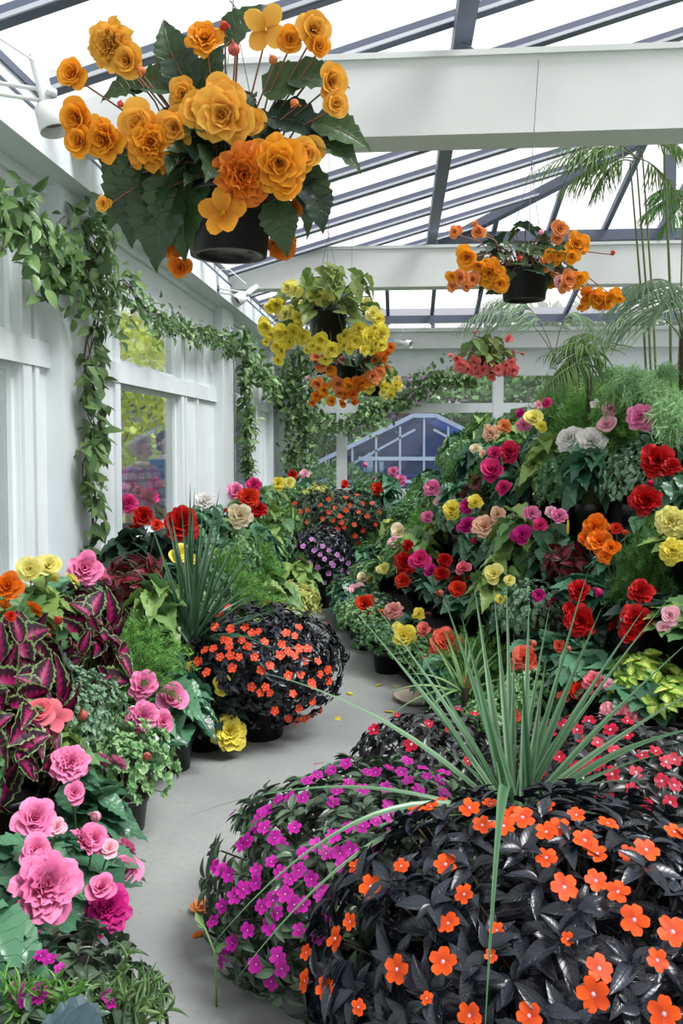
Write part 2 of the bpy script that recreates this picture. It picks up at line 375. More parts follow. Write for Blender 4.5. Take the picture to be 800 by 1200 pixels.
for i in range(4): FM['double', i] = fl_double(30, .085, 10 + i).mesh('begonia_bloom', M['p_gold'])
for i in range(3): FM['ruffle', i] = fl_double(44, .12, 30 + i, 78, 2, 3.0, .40).mesh('begonia_bloom', M['p_gold'])
for i in range(3): FM['loose', i] = fl_double(15, .06, 50 + i, 80, 22, 1.6, .6).mesh('begonia_bloom', M['p_gold'])
for i in range(2): FM['single', i] = fl_single(4 + i, 60 + i).mesh('begonia_bloom', [M['p_gold'], M['yeye']])
for i in range(4): FM['imp', i] = fl_imp(70 + i).mesh('impatiens_bloom', M['i_orange'])
FM['tiny', 0] = fl_tiny().mesh('tiny_bloom', M['p_white'])
FM['bud', 0] = budmesh().mesh('flower_bud', M['p_salmon'])
NV = {'double': 4, 'ruffle': 3, 'loose': 3, 'single': 2, 'imp': 4, 'tiny': 1, 'bud': 1}
def flower(root, kind, wp, n, size, mat, name='flower', label=None):
    """one bloom as a child of its plant; wp in world space"""
    me = FM[kind, random.randrange(NV[kind])]
    o = link(name, me, root); o.location = Vector(wp) - root.location
    q = Vector(n).normalized().to_track_quat('Z', 'Y') @ Quaternion((0, 0, 1), random.uniform(0, 6.28))
    o.rotation_mode = 'QUATERNION'; o.rotation_quaternion = q; o.scale = (size,) * 3
    o.material_slots[0].link = 'OBJECT'; o.material_slots[0].material = M[mat]
    if label: o['label'] = label
    return o

# ---- foliage meshes
def ell(c, r, n_, lo=-.2, jit=.12):
    """n_ points on an upper ellipsoid shell with outward directions"""
    i = np.arange(n_) + .5; z = 1 - (1 - lo) * i / n_; a = i * 2.39996 + rng.normal(0, .15, n_); q = np.sqrt(np.maximum(0, 1 - z * z))
    d = np.stack([q * np.cos(a), q * np.sin(a), z], -1); k = 1 - np.abs(rng.normal(0, jit, n_))
    P_ = np.array(c) + d * np.array(r) * k[:, None]
    return P_, nrm(d / np.array(r))
def begonia_foliage(r, h, n_=34, size=.17, mats=None, seed=1, c=(0, 0, 0)):
    mb = MB(); st = MB(); P_, N_ = ell((c[0], c[1], c[2] + h * .35), (r * .72, r * .72, h * .62), n_, -.35, .22)
    out = nrm(N_ * np.array([1, 1, .25]) + rng.normal(0, .25, (n_, 3)) + np.array([0, 0, -.28]))
    nn = nrm(N_ * .7 + np.array([0, 0, .8]) + rng.normal(0, .22, (n_, 3)))
    sc = size * rng.uniform(.7, 1.2, n_)
    fr = frames(out, nn, sc); half = rng.random(n_) < .5; fr[half, :, 0] *= -1
    pos = P_ - out * sc[:, None] * .35
    mb.inst(LF['beg'], fr, pos, 0)
    for i in range(0, n_, 1):
        a = np.array([c[0], c[1], c[2]]) + rng.normal(0, .02, 3) * np.array([1, 1, 0]); b = pos[i]
        m_ = (a + b) / 2 + np.array([0, 0, .04]); mb.tube([a, m_, b], .0035, 4, mi=1)
    return mb
def shoots(P_, N_, per, L, proto, mb, mi=0, open_=.35, jit=.25, droop=.1):
    n_ = len(P_)
    for k in range(per):
        a = k * 2.39996 + rng.uniform(0, 6.28, n_)
        t = nrm(np.cross(N_, np.array([.3, .2, .93]) + rng.normal(0, .05, (n_, 3)))); b = np.cross(N_, t)
        rad = np.cos(a)[:, None] * t + np.sin(a)[:, None] * b
        lift = open_ + .5 * (k / per)
        d = nrm(rad + N_ * lift + np.array([0, 0, -droop]) + rng.normal(0, jit * .4, (n_, 3)))
        nn = nrm(N_ + rad * -.3 + rng.normal(0, jit, (n_, 3)))
        sc = L * rng.uniform(.65, 1.15, n_) * (1 - .35 * k / per)
        mb.inst(proto, frames(d, nn, sc), P_ + N_ * (L * .35 * k / per), mi)
def imp_foliage(c, r, n_, per=8, L=.09, lo=-.55, stem=True):
    mb = MB(); P_, N_ = ell(c, r, n_, lo, .06); shoots(P_, N_, per, L, LF['lance'], mb)
    P2, N2 = ell(c, np.array(r) * .84, int(n_ * .8), lo, .08); shoots(P2, N2, per - 2, L, LF['lance'], mb)
    P2, N2 = ell(c, np.array(r) * .62, int(n_ * .5), lo, .1); shoots(P2, N2, per - 2, L * 1.1, LF['lance'], mb)
    if stem:
        for i in range(0, n_, 2):
            a = np.array([c[0], c[1], c[2] - r[2] * .6]); b = P_[i]; mb.tube([a, (a + b) / 2 + np.array([0, 0, .03]), b], .003, 4, mi=1)
    return mb
def small_foliage(r, h, n_=110, per=10, L=.032, proto='tiny', lo=-.15):
    mb = MB(); P_, N_ = ell((0, 0, h * .3), (r, r, h * .7), n_, lo, .16); shoots(P_, N_, per, L, LF[proto], mb, open_=.5)
    P2, N2 = ell((0, 0, h * .3), (r * .75, r * .75, h * .5), n_ // 2, lo, .16); shoots(P2, N2, per, L, LF[proto], mb, open_=.5)
    for i in range(0, n_, 5): mb.tube([(0, 0, 0), P_[i] * .5 + np.array([0, 0, .02]), P_[i]], .002, 3, mi=1)
    return mb
def fern_foliage(r, h, n_=80, nd=46, L=.03, droop=.3, lo=.05, wid=1.0):
    """feathery plumes: curved axes set with needle leaves"""
    mb = MB(); _, D_ = ell((0, 0, 0), (1, 1, 1), n_, lo, 0)
    for i in range(n_):
        d = D_[i]; ln = rng.uniform(.75, 1.05); tip = d * np.array([r, r, h]) * ln
        ctl = tip * .55 + np.array([0, 0, h * .18]); tip = tip + np.array([0, 0, -droop * h * (1 - d[2])])
        t = np.linspace(0, 1, nd)[:, None]; ax = 2 * t * (1 - t) * ctl + t * t * tip; T = nrm(np.gradient(ax, axis=0))
        mb.tube(ax[::max(1, nd // 6)], .0018, 3, mi=1)
        s0 = nd // 5; m = nd - s0; A = ax[s0:]; TT = T[s0:]
        for q in range(4):
            a = rng.uniform(0, 6.28, m); x = nrm(np.cross(TT, [.2, .3, .9])); y = np.cross(TT, x)
            dd = nrm(np.cos(a)[:, None] * x + np.sin(a)[:, None] * y + TT * .7)
            mb.inst(LF['needle'], frames(dd, rng.normal(0, 1, (m, 3)), L * rng.uniform(.6, 1.2, m) * wid), A, 0)
    return mb
def strap(mb, B, T, w=.022, lift=.12, n_=14, mi=0, tw=0.):
    B = np.array(B, float); T = np.array(T, float); d = T - B; L = np.linalg.norm(d)
    ctl = B + d * .5 + np.array([0, 0, lift * L]); t = np.linspace(0, 1, n_ + 1)
    ax = ((1 - t) ** 2)[:, None] * B + (2 * t * (1 - t))[:, None] * ctl + (t ** 2)[:, None] * T; tg = nrm(np.gradient(ax, axis=0))
    up = np.array([0, 0, 1.]) if abs(tg[0][2]) < .97 else np.array([0, -1., 0]); up = up + np.array([0, -.35, 0])
    x = nrm(np.cross(tg, up)); z = np.cross(x, tg); V = []; U = []
    for i in range(n_ + 1):
        u = t[i]; ww = w * (.55 + .45 * math.sin(PI * min(1, u * 1.4 + .1))) * (1 - max(0, u - .55) / .45 * .96 if u > .55 else 1)
        a = tw * u; xx = x[i] * math.cos(a) + z[i] * math.sin(a); zz = np.cross(xx, tg[i])
        for v in (-1, -.5, 0, .5, 1): V.append(ax[i] + xx * v * ww / 2 + zz * abs(v) * ww * .22); U.append((u, (v + 1) / 2))
    mb.add(V, [(i * 5 + j, i * 5 + j + 1, (i + 1) * 5 + j + 1, (i + 1) * 5 + j) for i in range(n_) for j in range(4)], U, random.random(), mi)
def frond(mb, B, ctl, T, n_=26, L=.28, ang=.9, droop=.5, wid=1.0, rr=.006):
    B, ctl, T = (np.array(v, float) for v in (B, ctl, T)); t = np.linspace(0, 1, n_); ax = ((1 - t) ** 2)[:, None] * B + (2 * t * (1 - t))[:, None] * ctl + (t ** 2)[:, None] * T
    tg = nrm(np.gradient(ax, axis=0)); mb.tube(ax, np.linspace(rr, rr * .3, n_), 5, mi=1)
    x = nrm(np.cross(tg, [0, 0, 1.] + 0 * tg + rng.normal(0, .02, 3))); s0 = n_ // 4
    for sd_ in (-1, 1):
        d = nrm(x * sd_ * ang + tg * .8 + np.array([0, 0, -droop]) + rng.normal(0, .08, tg.shape))[s0:]
        sc = L * np.sin(PI * (.25 + .7 * t[s0:])) * rng.uniform(.85, 1.1, n_ - s0)
        fr = frames(d, np.array([0, 0, 1.]) + 0 * d + rng.normal(0, .25, d.shape), sc); fr[:, :, 0] *= wid
        mb.inst(LF['leaflet'], fr, ax[s0:], 0)
def potmesh(r, h, mat='pot', taper=.82, rim=.012):
    mb = MB(); b = r * taper
    mb.lathe([(.002, .004), (b - .006, .004), (b, .0), (b + (r - b) * .8, h * .8), (r - .003, h - .03), (r + .004, h - .03), (r + .006, h), (r - .006, h), (r - .01, h - .03), (.002, h - .03)], 28)
    return mb.mesh('pot', M[mat])
def soilmesh(r, h):
    mb = MB(); mb.lathe([(.002, h), (r * .5, h + .008), (r, h - .002)], 20); return mb.mesh('soil', M['soil'])
POT = potmesh(.10, .15); SOIL = soilmesh(.088, .13)
def addpot(root, r=.10, h=.15, mat='pot'):
    o = link('pot', POT if mat == 'pot' else POTB, root); o.scale = (r / .1, r / .1, h / .15)
    s_ = link('soil', SOIL, root); s_.scale = o.scale
POTB = potmesh(.10, .15, 'brownpot')

# ------------------------------------------------------------------ the setting
XL, XO = -1.9, -2.0
XE = -1.78; HE = 1.6 + 1.72; SL = .29
RX = 2.7; RXR = 7.18; RZ = HE + SL * (RX - XE); DB = 12.0
def zroof(X): return HE + SL * (X - XE) if X <= RX else HE + SL * (RXR - X)
def zback(D): return HE + .06 + SL * (DB - D)
mb = MB(); mb.box((-2.2, -3, -.1), (7.4, DB + .2, 0)); struct('floor', mb, M['floor'])
mb = MB(); mb.box((-60, -20, -.25), (60, 90, -.12)); struct('ground', mb, M['lawn'])
# left wall
mb = MB(); gl = []
PIL = [(.3, .85), (4.37, 4.92), (8.42, 8.95), (11.75, 12.1)]
BAY = [(-3, .3), (.85, 4.37), (4.92, 8.42), (8.95, 11.75)]
for a, b in PIL: mb.box((XO - .12, a, 0), (XL, b, 3.02))
mb.box((XO - .12, -3, 0), (XO, 12.1, .85)); mb.box((XO - .12, -3, 2.64), (XO, 12.1, 3.3))
wins = []
for a, b in BAY:
    if a < -2: g0, g1 = -2.6, 0.0
    else: g0 = a + .60; g1 = b - 1.34
    if b == 11.75: g0, g1 = 9.45, 10.8
    if b == 4.37: g0, g1 = 2.4, 4.06
    mb.box((XO - .12, a, .85), (XO, g0, 2.64)); mb.box((XO - .12, g1, .85), (XO, b, 2.64))
    mb.box((XO - .12, g0, 2.0), (XO + .01, g1, 2.14))
    wins.append((g0, g1, a, b))
w_ = struct('wall_left', mb, M['white'])
# cornice plate, drip strip
mb = MB(); mb.box((-2.25, -3, 3.02), (XE, 12.1, 3.2)); mb.box((-2.25, -3, 3.2), (XE - .02, 12.1, 3.3)); mb.box((XO - .02, -3, 2.96), (XO + .03, 12.1, 3.02))
struct('trim_1', mb, M['white'])
mb = MB(); mb.box((XE - .05, -3, 3.2), (XE + .004, 12.0, 3.215)); mb.box((XE - .06, -3, 3.3), (XE - .01, 12.0, 3.34)); struct('trim_2', mb, M['bar'])
for i, (g0, g1, a, b) in enumerate(wins):
    wn = i + 1
    r_ = tag(bpy.data.objects.new(f'window_{wn}', None), kind='structure'); C.objects.link(r_); r_.location = (XO, g0, .85)
    for z0, z1 in ((.85, 2.0), (2.14, 2.64)):
        f = MB(); X0, X1 = XO - .075, XO - .03; w = .035
        f.box((X0, g0, z0), (X1, g0 + w, z1)); f.box((X0, g1 - w, z0), (X1, g1, z1)); f.box((X0, g0 + w, z0), (X1 - .002, g1 - w, z0 + w)); f.box((X0, g0 + w, z1 - w), (X1 - .002, g1 - w, z1))
        o = f.obj('window_frame', M['white'], r_, smooth=False); o.matrix_parent_inverse = Matrix.Translation(-r_.location)
        g = MB(); g.box((XO - .06, g0 + w, z0 + w), (XO - .055, g1 - w, z1 - w)); p = g.obj('pane', M['wglass'], r_, smooth=False); p.matrix_parent_inverse = Matrix.Translation(-r_.location)
    # casings and side panels
    f = MB(); q0 = g1 + .14; q1 = q0 + .42
    if a > 0:
        for z0, z1 in ((.85, 2.0), (2.14, 2.62)):
            for y0, y1 in ((g1 + .004, g1 + .10), (q0, q0 + .05), (q1, q1 + .05), (g0 - .10, g0 - .004)):
                if y1 < b - .02: f.box((XO, y0, z0), (XO + .022, y1, z1))
        f.box((XO, a, 2.0), (XO + .03, b, 2.14)); f.box((XO, a, .82), (XO + .05, b, .87))
        o = f.obj('window_casing', M['white'], r_, smooth=False); o.matrix_parent_inverse = Matrix.Translation(-r_.location)
        s2 = MB()
        for z0, z1 in ((.9, 1.98), (2.16, 2.6)):
            s2.box((XO, q0 + .05, z0), (XO + .004, q0 + .075, z1)) if b != 4.37 else s2.box((XO, g1 + .1, z0), (XO + .004, g1 + .12, z1))
        o = s2.obj('shadow_gap', M['bar'], r_, smooth=False); o.matrix_parent_inverse = Matrix.Translation(-r_.location)
# back wall
H = lambda h: 1.6 + h
mb = MB()
mb.box((-2.1, DB, 0), (7.3, DB + .14, .85))
mb.box((-2.1, DB, H(.95)), (7.3, DB + .14, H(1.62)))
mb.box((-2.1, DB - .02, H(.40)), (7.3, DB + .14, H(.54)))
mb.box((-2.1, DB, .85), (-1.42, DB + .14, H(.95)))
MX = [(-.90, .15), (1.43, .15), (3.75, .15), (6.0, .15)]
for x, w in MX: mb.box((x - w / 2, DB - .026, .84), (x + w / 2, DB + .135, H(.94)))
mb.box((6.9, DB, .85), (7.3, DB + .14, H(.95)))
struct('wall_back', mb, M['white'])
mb = MB(); mb.box((-2.0, DB - .14, H(1.34)), (7.2, DB, H(1.60))); mb.box((-2.0, DB - .2, H(1.58)), (7.2, DB, H(1.63))); struct('trim_3', mb, M['white2'])
xs = [-1.42] + [x for x, _ in MX] + [6.9]
for i in range(len(xs) - 1):
    g = MB(); g.box((xs[i] + .07, DB + .06, .85), (xs[i + 1] - .07, DB + .065, H(.40))); g.box((xs[i] + .07, DB + .06, H(.54)), (xs[i + 1] - .07, DB + .065, H(.95)))
    tag(g.obj(f'window_{5 + i}', M['wglass'], smooth=False), kind='structure')
# clerestory strip under the hipped end
mb = MB()
mb.box((-1.9, DB + .02, H(1.84)), (7.2, DB + .10, H(1.95))); mb.box((-1.9, DB + .02, H(1.62)), (7.2, DB + .10, H(1.66)))
x = -1.9
while x < 7.2: mb.box((x, DB + .03, H(1.62)), (x + .05, DB + .09, H(1.9))); x += .78
struct('trim_4', mb, M['bar'])
# right wall (beyond the bank)
mb = MB(); mb.box((7.2, -3, 0), (7.32, 12.1, .9)); mb.box((7.2, -3, 2.7), (7.32, 12.1, 3.3)); mb.box((7.18, -3, 2.0), (7.32, 12.1, 2.14))
for y in (-3, .3, 4.4, 8.4, 11.8): mb.box((7.1, y, 0), (7.32, y + .5, 3.1))
struct('wall_right', mb, M['white'])
g = MB(); g.box((7.25, -3, .9), (7.255, 12, 2.7)); tag(g.obj('window_20', M['wglass'], smooth=False), kind='structure')
# tie beams
for i, (D, w) in enumerate(((4.22, .26), (8.32, .26), (.2, .26))):
    mb = MB(); z0 = 1.6 + 1.575; z1 = z0 + .42
    mb.box((XE - .1, D, z0), (7.2, D + w * .15, z1)); mb.box((XE - .1, D + w * .15, z0 + .012), (7.2, D + w, z1 - .012)); mb.box((XE - .1, D - .018, z1 - .03), (7.2, D + w, z1))
    struct(f'trim_{5 + i}', mb, M['white2'])
# roof glass
def quadsheet(mb, P4, th=.006):
    P4 = [np.array(p, float) for p in P4]; n_ = nrm(np.cross(P4[1] - P4[0], P4[2] - P4[0])); V = P4 + [p + n_ * th for p in P4]
    mb.add(V, [(0, 3, 2, 1), (4, 5, 6, 7), (0, 1, 5, 4), (1, 2, 6, 5), (2, 3, 7, 6), (3, 0, 4, 7)])
def hipD(X): return DB + (HE + .06 - zroof(X)) / SL     # depth at which the hip plane meets height zroof(X)
Dr = hipD(RX); GO = .05
mb = MB()
quadsheet(mb, [(XE - .05, -3, HE + GO), (RX, -3, RZ + GO), (RX, Dr, RZ + GO), (XE - .05, hipD(XE), HE + GO)])
quadsheet(mb, [(RX, -3, RZ + GO), (RXR, -3, HE + GO), (RXR, hipD(XE), HE + GO), (RX, Dr, RZ + GO)])
quadsheet(mb, [(XE - .05, DB + .2, HE + GO), (RX, Dr, RZ + GO), (RX + .01, Dr, RZ + GO), (RXR, DB + .2, HE + GO)])
mb.box((-1.9, DB + .05, H(1.66)), (7.2, DB + .056, H(1.84)))
tag(mb.obj('ceiling', M['rglass'], smooth=False), kind='structure')
mb = MB(); pb = MB()
D = -2.9
while D < 11.9:
    k = (D + 3) / .62
    # left and right slope bars
    X1 = RX
    if D > Dr: X1 = XE + (DB - D) * (RX - XE) / (DB - Dr)
    if X1 > XE + .1:
        mb.beam((XE - .05, D, HE), (X1, D, zroof(X1)), .05, .07); pb.beam((XE - .05, D - .034, HE - .02), (X1, D - .034, zroof(X1) - .02), .012, .02)
        X2 = RXR - (X1 - XE); mb.beam((RXR, D, HE), (X2, D, zroof(X1)), .05, .07)
    D += .62
X = XE + .3
while X < RXR:
    z1 = zroof(X); Dh = DB - (DB - Dr) * (min(X - XE, RXR - X)) / (RX - XE)
    mb.beam((X, DB + .05, HE + .03), (X, Dh, z1 + .0), .05, .07); X += .64
mb.beam((XE, DB + .05, HE), (RX, Dr, RZ), .10, .10); mb.beam((RXR, DB + .05, HE), (RX, Dr, RZ), .10, .10)
mb.beam((RX, -3, RZ), (RX, Dr, RZ), .08, .14)
struct('trim_8', mb, M['bar']); struct('trim_9', pb, M['barw'])
mb = MB(); pz = zroof(.33) - .10
mb.beam((.33, -3, pz), (.33, 10.25, pz), .10, .12); mb.beam((5.1, -3, pz), (5.1, 10.2, pz), .1, .12)
zz = zback(9.6) - .1; mb.beam((.42, 9.6, zz), (5.0, 9.6, zz), .1, .12)
mb.beam((XE, 11.7, HE + .02), (RXR, 11.7, HE + .02), .1, .1)
struct('trim_10', mb, M['bar'])
mb = MB(); mb.box((.30, -3, pz - .02), (.33, 10.2, pz + .05)); struct('trim_11', mb, M['barw'])
mb = MB(); mb.box((2.66, 8.4, 3.58), (2.76, 8.5, RZ - .05)); struct('trim_12', mb, M['bar'])


# ------------------------------------------------------------------ outdoors
M['bark'] = plain('tree_bark', (80, 66, 52), .9, .1, 8, bump=.5)
M['tl1'] = leafmat('tree_leaf_green', (70, 110, 66), (130, 166, 104), .6, 0, trans=.35)
M['tl2'] = leafmat('tree_leaf_dark', (50, 84, 54), (92, 126, 84), .6, 0, trans=.3)
M['tl3'] = leafmat('tree_leaf_yellow', (190, 206, 70), (232, 236, 120), .6, 0, trans=.4)
M['tl4'] = leafmat('tree_leaf_purple', (110, 84, 116), (162, 132, 160), .6, 0, trans=.3)
def tree(loc, r, h, mat, label, n_=1600, ls=.2, trunk=True, cat='tree', name='tree', lo=.25):
    root = empty(name, loc, label, cat)
    mb = MB(); d = nrm(rng.normal(0, 1, (n_, 3))); k = rng.uniform(.5, 1, n_) ** .5
    lump = 1 + .22 * np.sin(d[:, 0] * 5 + loc[0]) * np.cos(d[:, 2] * 6 + loc[1])
    zc = h * (1 + lo) / 2; zr = h * (1 - lo) / 2; P_ = d * k[:, None] * lump[:, None] * np.array([r, r, zr]) + np.array([0, 0, zc])
    P_[:, 2] = np.maximum(P_[:, 2], .05)
    mb.inst(LF['treeleaf'], frames(d + rng.normal(0, .6, d.shape), rng.normal(0, 1, d.shape) + [0, 0, .6], ls * rng.uniform(.6, 1.2, n_)), P_)
    mb.obj('foliage', M[mat], root)
    t = MB(); t.tube([(0, 0, -.02), (.03, 0, h * .35), (0, .04, h * .7)], [.06 * r + .03, .05 * r, .015], 8)
    for i in range(5):
        a = i * 1.3; t.tube([(0, 0, h * .3), (math.cos(a) * r * .5, math.sin(a) * r * .5, h * .65)], [.03, .01], 5)
    t.obj('trunk', M['bark'], root)
GZ = -.12
def G(px, D): p = at(px, 515, D); return (p.x, D, GZ)
for px, D, r, h, mat, lab in [
    (372, 21, 1.9, 3.6, 'tl1', 'green bushy tree outside the back windows behind the corner pillar'),
    (440, 24, 1.6, 4.4, 'tl4', 'purple-leaved tree seen through the upper back window'),
    (500, 27, 2.0, 4.6, 'tl4', 'second purple-leaved tree, just right above the old greenhouse'),
    (556, 25, 2.2, 4.3, 'tl1', 'pale green tree behind the right half of the old greenhouse'),
    (640, 24, 2.4, 4.6, 'tl1', 'round green tree outside right of the old greenhouse'),
    (724, 23, 2.3, 5.2, 'tl2', 'dark green tree outside behind the ferns'),
    (800, 22, 2.6, 5.4, 'tl2', 'dark green tree outside at the far right'),
    (640, 40, 4.0, 8.2, 'tl2', 'tall distant tree seen in the high window strip'),
    (410, 44, 3.6, 8.6, 'tl2', 'pointed distant tree at the left of the high window strip')]:
    tree(G(px, D), r, h, mat, lab, 2200, .26 if D < 30 else .5)
for px, D, r, h, lab in [(345, 16.5, 1.0, 1.35, 'low clipped hedge bush outside the leftmost back window'), (395, 17, 1.2, 1.2, 'low dark bush left of the old greenhouse'), (600, 17, 1.1, 1.5, 'leafy bush at the right end of the old greenhouse')]:
    tree(G(px, D), r, h, 'tl2', lab, 1600, .12, cat='bush', name='bush', lo=.0)
tree((-4.9, 13.2, GZ), 1.7, 3.7, 'tl3', 'yellow-green tree outside the left-hand window', 5200, .15, lo=.3)
tree((-5.6, 8.6, GZ), 1.0, 3.6, 'tl1', 'green tree outside the near left window', 1500, .2)
# old greenhouse outside the back windows
M['gframe'] = plain('weathered_frame', (150, 164, 196), .6, .06, 3)
def wallpiece(mb, P4, th=.02): quadsheet(mb, P4, th)
GD = 17.5
gx0 = at(330, 515, GD).x; gxc = at(497, 515, GD).x; gx1 = at(668, 515, GD).x; gxa, gxb = at(452, 515, GD).x, at(560, 515, GD).x
ez = 1.6 - .9; ap = 1.6 + .52; GL = 9.0
og = empty('old_greenhouse', (gxc, GD, GZ), 'bluish old greenhouse with a gable end outside the back windows', 'greenhouse')
def gch(mb, nm, mt): 
    o = mb.obj(nm, M[mt], og, smooth=False); o.matrix_parent_inverse = Matrix.Translation(-og.location); return o
f = MB()
hw = gxc - gx0
f.beam((gx0, GD, ez), (gxc - .25, GD, ap), .09, .09, (0, 1, 0)); f.beam((gx1, GD, ez), (gxc + .25, GD, ap), .09, .09, (0, 1, 0)); f.beam((gxc - .25, GD, ap), (gxc + .25, GD, ap), .09, .09)
f.beam((gx0 + .9, GD, ez), (gxc - .2, GD, ap - .3), .05, .05, (0, 1, 0)); f.beam((gx1 - .9, GD, ez), (gxc + .2, GD, ap - .3), .05, .05, (0, 1, 0))
f.beam((gxa - .6, GD, 1.18), (gxb + .6, GD, 1.18), .07, .08); f.beam((gx0, GD, .68), (gx1, GD, .68), .07, .06)
for k in range(13):
    x = gx0 + (gx1 - gx0) * k / 12; top = ez + (ap - ez) * max(.0, 1 - abs(x - gxc) / hw); f.beam((x, GD, GZ), (x, GD, max(top, ez)), .045, .05, (0, 1, 0))
for k in range(9):
    y = GD + GL * k / 8
    f.beam((gx0, y, ez), (gxc - .25, y, ap), .045, .045); f.beam((gx1, y, ez), (gxc + .25, y, ap), .045, .045)
for sx in (-1, 1): f.beam((gxc + sx * hw, GD, ez), (gxc + sx * hw, GD + GL, ez), .08, .08); f.beam((gxc + sx * .25, GD, ap), (gxc + sx * .25, GD + GL, ap), .08, .08)
gch(f, 'frame', 'gframe')
g = MB(); quadsheet(g, [(gx0, GD + .05, GZ), (gx1, GD + .05, GZ), (gx1, GD + .05, ez), (gx0, GD + .05, ez)]); quadsheet(g, [(gx0, GD + .05, ez), (gx1, GD + .05, ez), (gxc + .25, GD + .05, ap), (gxc - .25, GD + .05, ap)])
quadsheet(g, [(gx0, GD, ez), (gxc - .25, GD, ap), (gxc - .25, GD + GL, ap), (gx0, GD + GL, ez)]); quadsheet(g, [(gx1, GD, ez), (gxc + .25, GD, ap), (gxc + .25, GD + GL, ap), (gx1, GD + GL, ez)])
gch(g, 'glazing', 'gglass')
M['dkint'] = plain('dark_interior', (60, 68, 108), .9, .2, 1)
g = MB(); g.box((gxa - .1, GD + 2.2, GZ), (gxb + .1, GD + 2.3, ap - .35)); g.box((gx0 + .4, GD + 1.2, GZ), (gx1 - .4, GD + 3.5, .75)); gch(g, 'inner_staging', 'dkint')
# house with sash windows behind the corner pillar
M['slate'] = plain('grey_render', (116, 130, 150), .8, .05, 1); M['roofd'] = plain('dark_roof', (70, 76, 84), .8, .06, 2)
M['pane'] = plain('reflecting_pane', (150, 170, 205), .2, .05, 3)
hx = at(382, 515, 24).x; hs = empty('house', (hx, 24, GZ), 'grey house with a white sash window outside the leftmost back window', 'house')
def hch(mb, nm, mt, par=None):
    o = mb.obj(nm, M[mt], par or hs, smooth=False); o.matrix_parent_inverse = Matrix.Translation(-hs.location); return o
g = MB(); g.box((hx - 3.2, 24, GZ), (hx + .95, 28, 2.9)); hch(g, 'wall', 'slate')
g = MB(); g.beam((hx - 3.4, 23.6, 2.8), (hx - 3.4 + 4.6, 23.6, 2.8), .2, .2); quadsheet(g, [(hx - 3.5, 23.5, 2.9), (hx + 1.2, 23.5, 2.9), (hx + 1.2, 26, 4.2), (hx - 3.5, 26, 4.2)], .1); hch(g, 'roof', 'roofd')
g = MB()
for k in range(5): x = hx - .5 + k * .25; g.box((x, 23.93, .9), (x + .05, 24.02, 2.0))
for z in (.9, 1.25, 1.6, 1.95): g.box((hx - .5, 23.93, z), (hx + .55, 24.02, z + .05))
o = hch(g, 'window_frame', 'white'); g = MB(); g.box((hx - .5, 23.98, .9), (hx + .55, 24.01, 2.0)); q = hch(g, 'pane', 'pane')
# long low building on the left, seen through the left window
g = MB(); g.box((-14, 14.5, GZ), (-6.4, 24, 2.9)); g.box((-14.1, 14.4, 2.5), (-6.2, 24.2, 2.72)); g.box((-14.2, 14.2, 2.9), (-6.0, 24.2, 3.1))
tag(g.obj('outbuilding', M['slate'], smooth=False), 'long grey-green outbuilding outside the left-hand window', 'building')
g = MB(); g.box((-1, 26, GZ), (14, 38, GZ + .02)); tag(g.obj('path', plain('pale_gravel', (222, 222, 216), .9, .03, 2), smooth=False), kind='structure')

# ------------------------------------------------------------------ the two visitors outside the left window
M['skin'] = plain('skin', (196, 148, 128), .6, .03, 12); M['hairg'] = plain('grey_blonde_hair', (196, 178, 150), .8, .12, 30, bump=.8); M['haird'] = plain('dark_hair', (84, 70, 74), .8, .1, 30, bump=.8)
def plaid():
    q = NT('pink_plaid_cloth'); co = q.n('ShaderNodeTexCoord').outputs['Object']; sp = q.n('ShaderNodeSeparateXYZ'); q.L.new(co, sp.inputs[0])
    def st(v, fr, w): return q.step(q.math('ABSOLUTE', q.math('SUBTRACT', q.math('FRACT', q.math('MULTIPLY', v, fr)), .5)), w, w - .06)
    c = q.mix(st(sp.outputs[2], 11., .2), srgb((214, 170, 206)), srgb((150, 80, 160)))
    c = q.mix(q.math('MULTIPLY', st(q.math('ADD', sp.outputs[0], sp.outputs[1]), 10., .2), .6), c, srgb((110, 110, 190)))
    q.L.new(c, q.p.inputs['Base Color']); q.p.inputs['Roughness'].default_value = .9; return q.m
M['plaid'] = plaid(); M['teal'] = plain('teal_blue_cloth', (34, 110, 160), .85, .08, 5); M['trous'] = plain('dark_trousers', (60, 66, 90), .9, .08, 5); M['tan'] = plain('tan_cloth', (186, 160, 140), .9, .06, 5)
M['collar'] = plain('white_collar', (240, 238, 236), .8, .02, 5); M['eyed'] = plain('eye_dark', (40, 30, 28), .3, .02, 5); M['lip'] = plain('lips', (176, 96, 92), .5, .02, 5)
def skinmesh(name, V, E, R, mat, parent, lev=1):
    me = bpy.data.meshes.new(name); me.from_pydata(V, E, []); o = bpy.data.objects.new(name, me); C.objects.link(o)
    m = o.modifiers.new('skin', 'SKIN'); m.use_smooth_shade = True
    for i, r in enumerate(R): me.skin_vertices[0].data[i].radius = (r if isinstance(r, tuple) else (r, r))
    me.skin_vertices[0].data[0].use_root = True
    s_ = o.modifiers.new('sub', 'SUBSURF'); s_.levels = lev; s_.render_levels = lev
    bpy.context.view_layer.update(); dg = bpy.context.evaluated_depsgraph_get(); m2 = bpy.data.meshes.new_from_object(o.evaluated_get(dg)); bpy.data.objects.remove(o)
    m2.materials.clear(); m2.materials.append(mat); m2.polygons.foreach_set('use_smooth', [True] * len(m2.polygons)); return link(name, m2, parent)
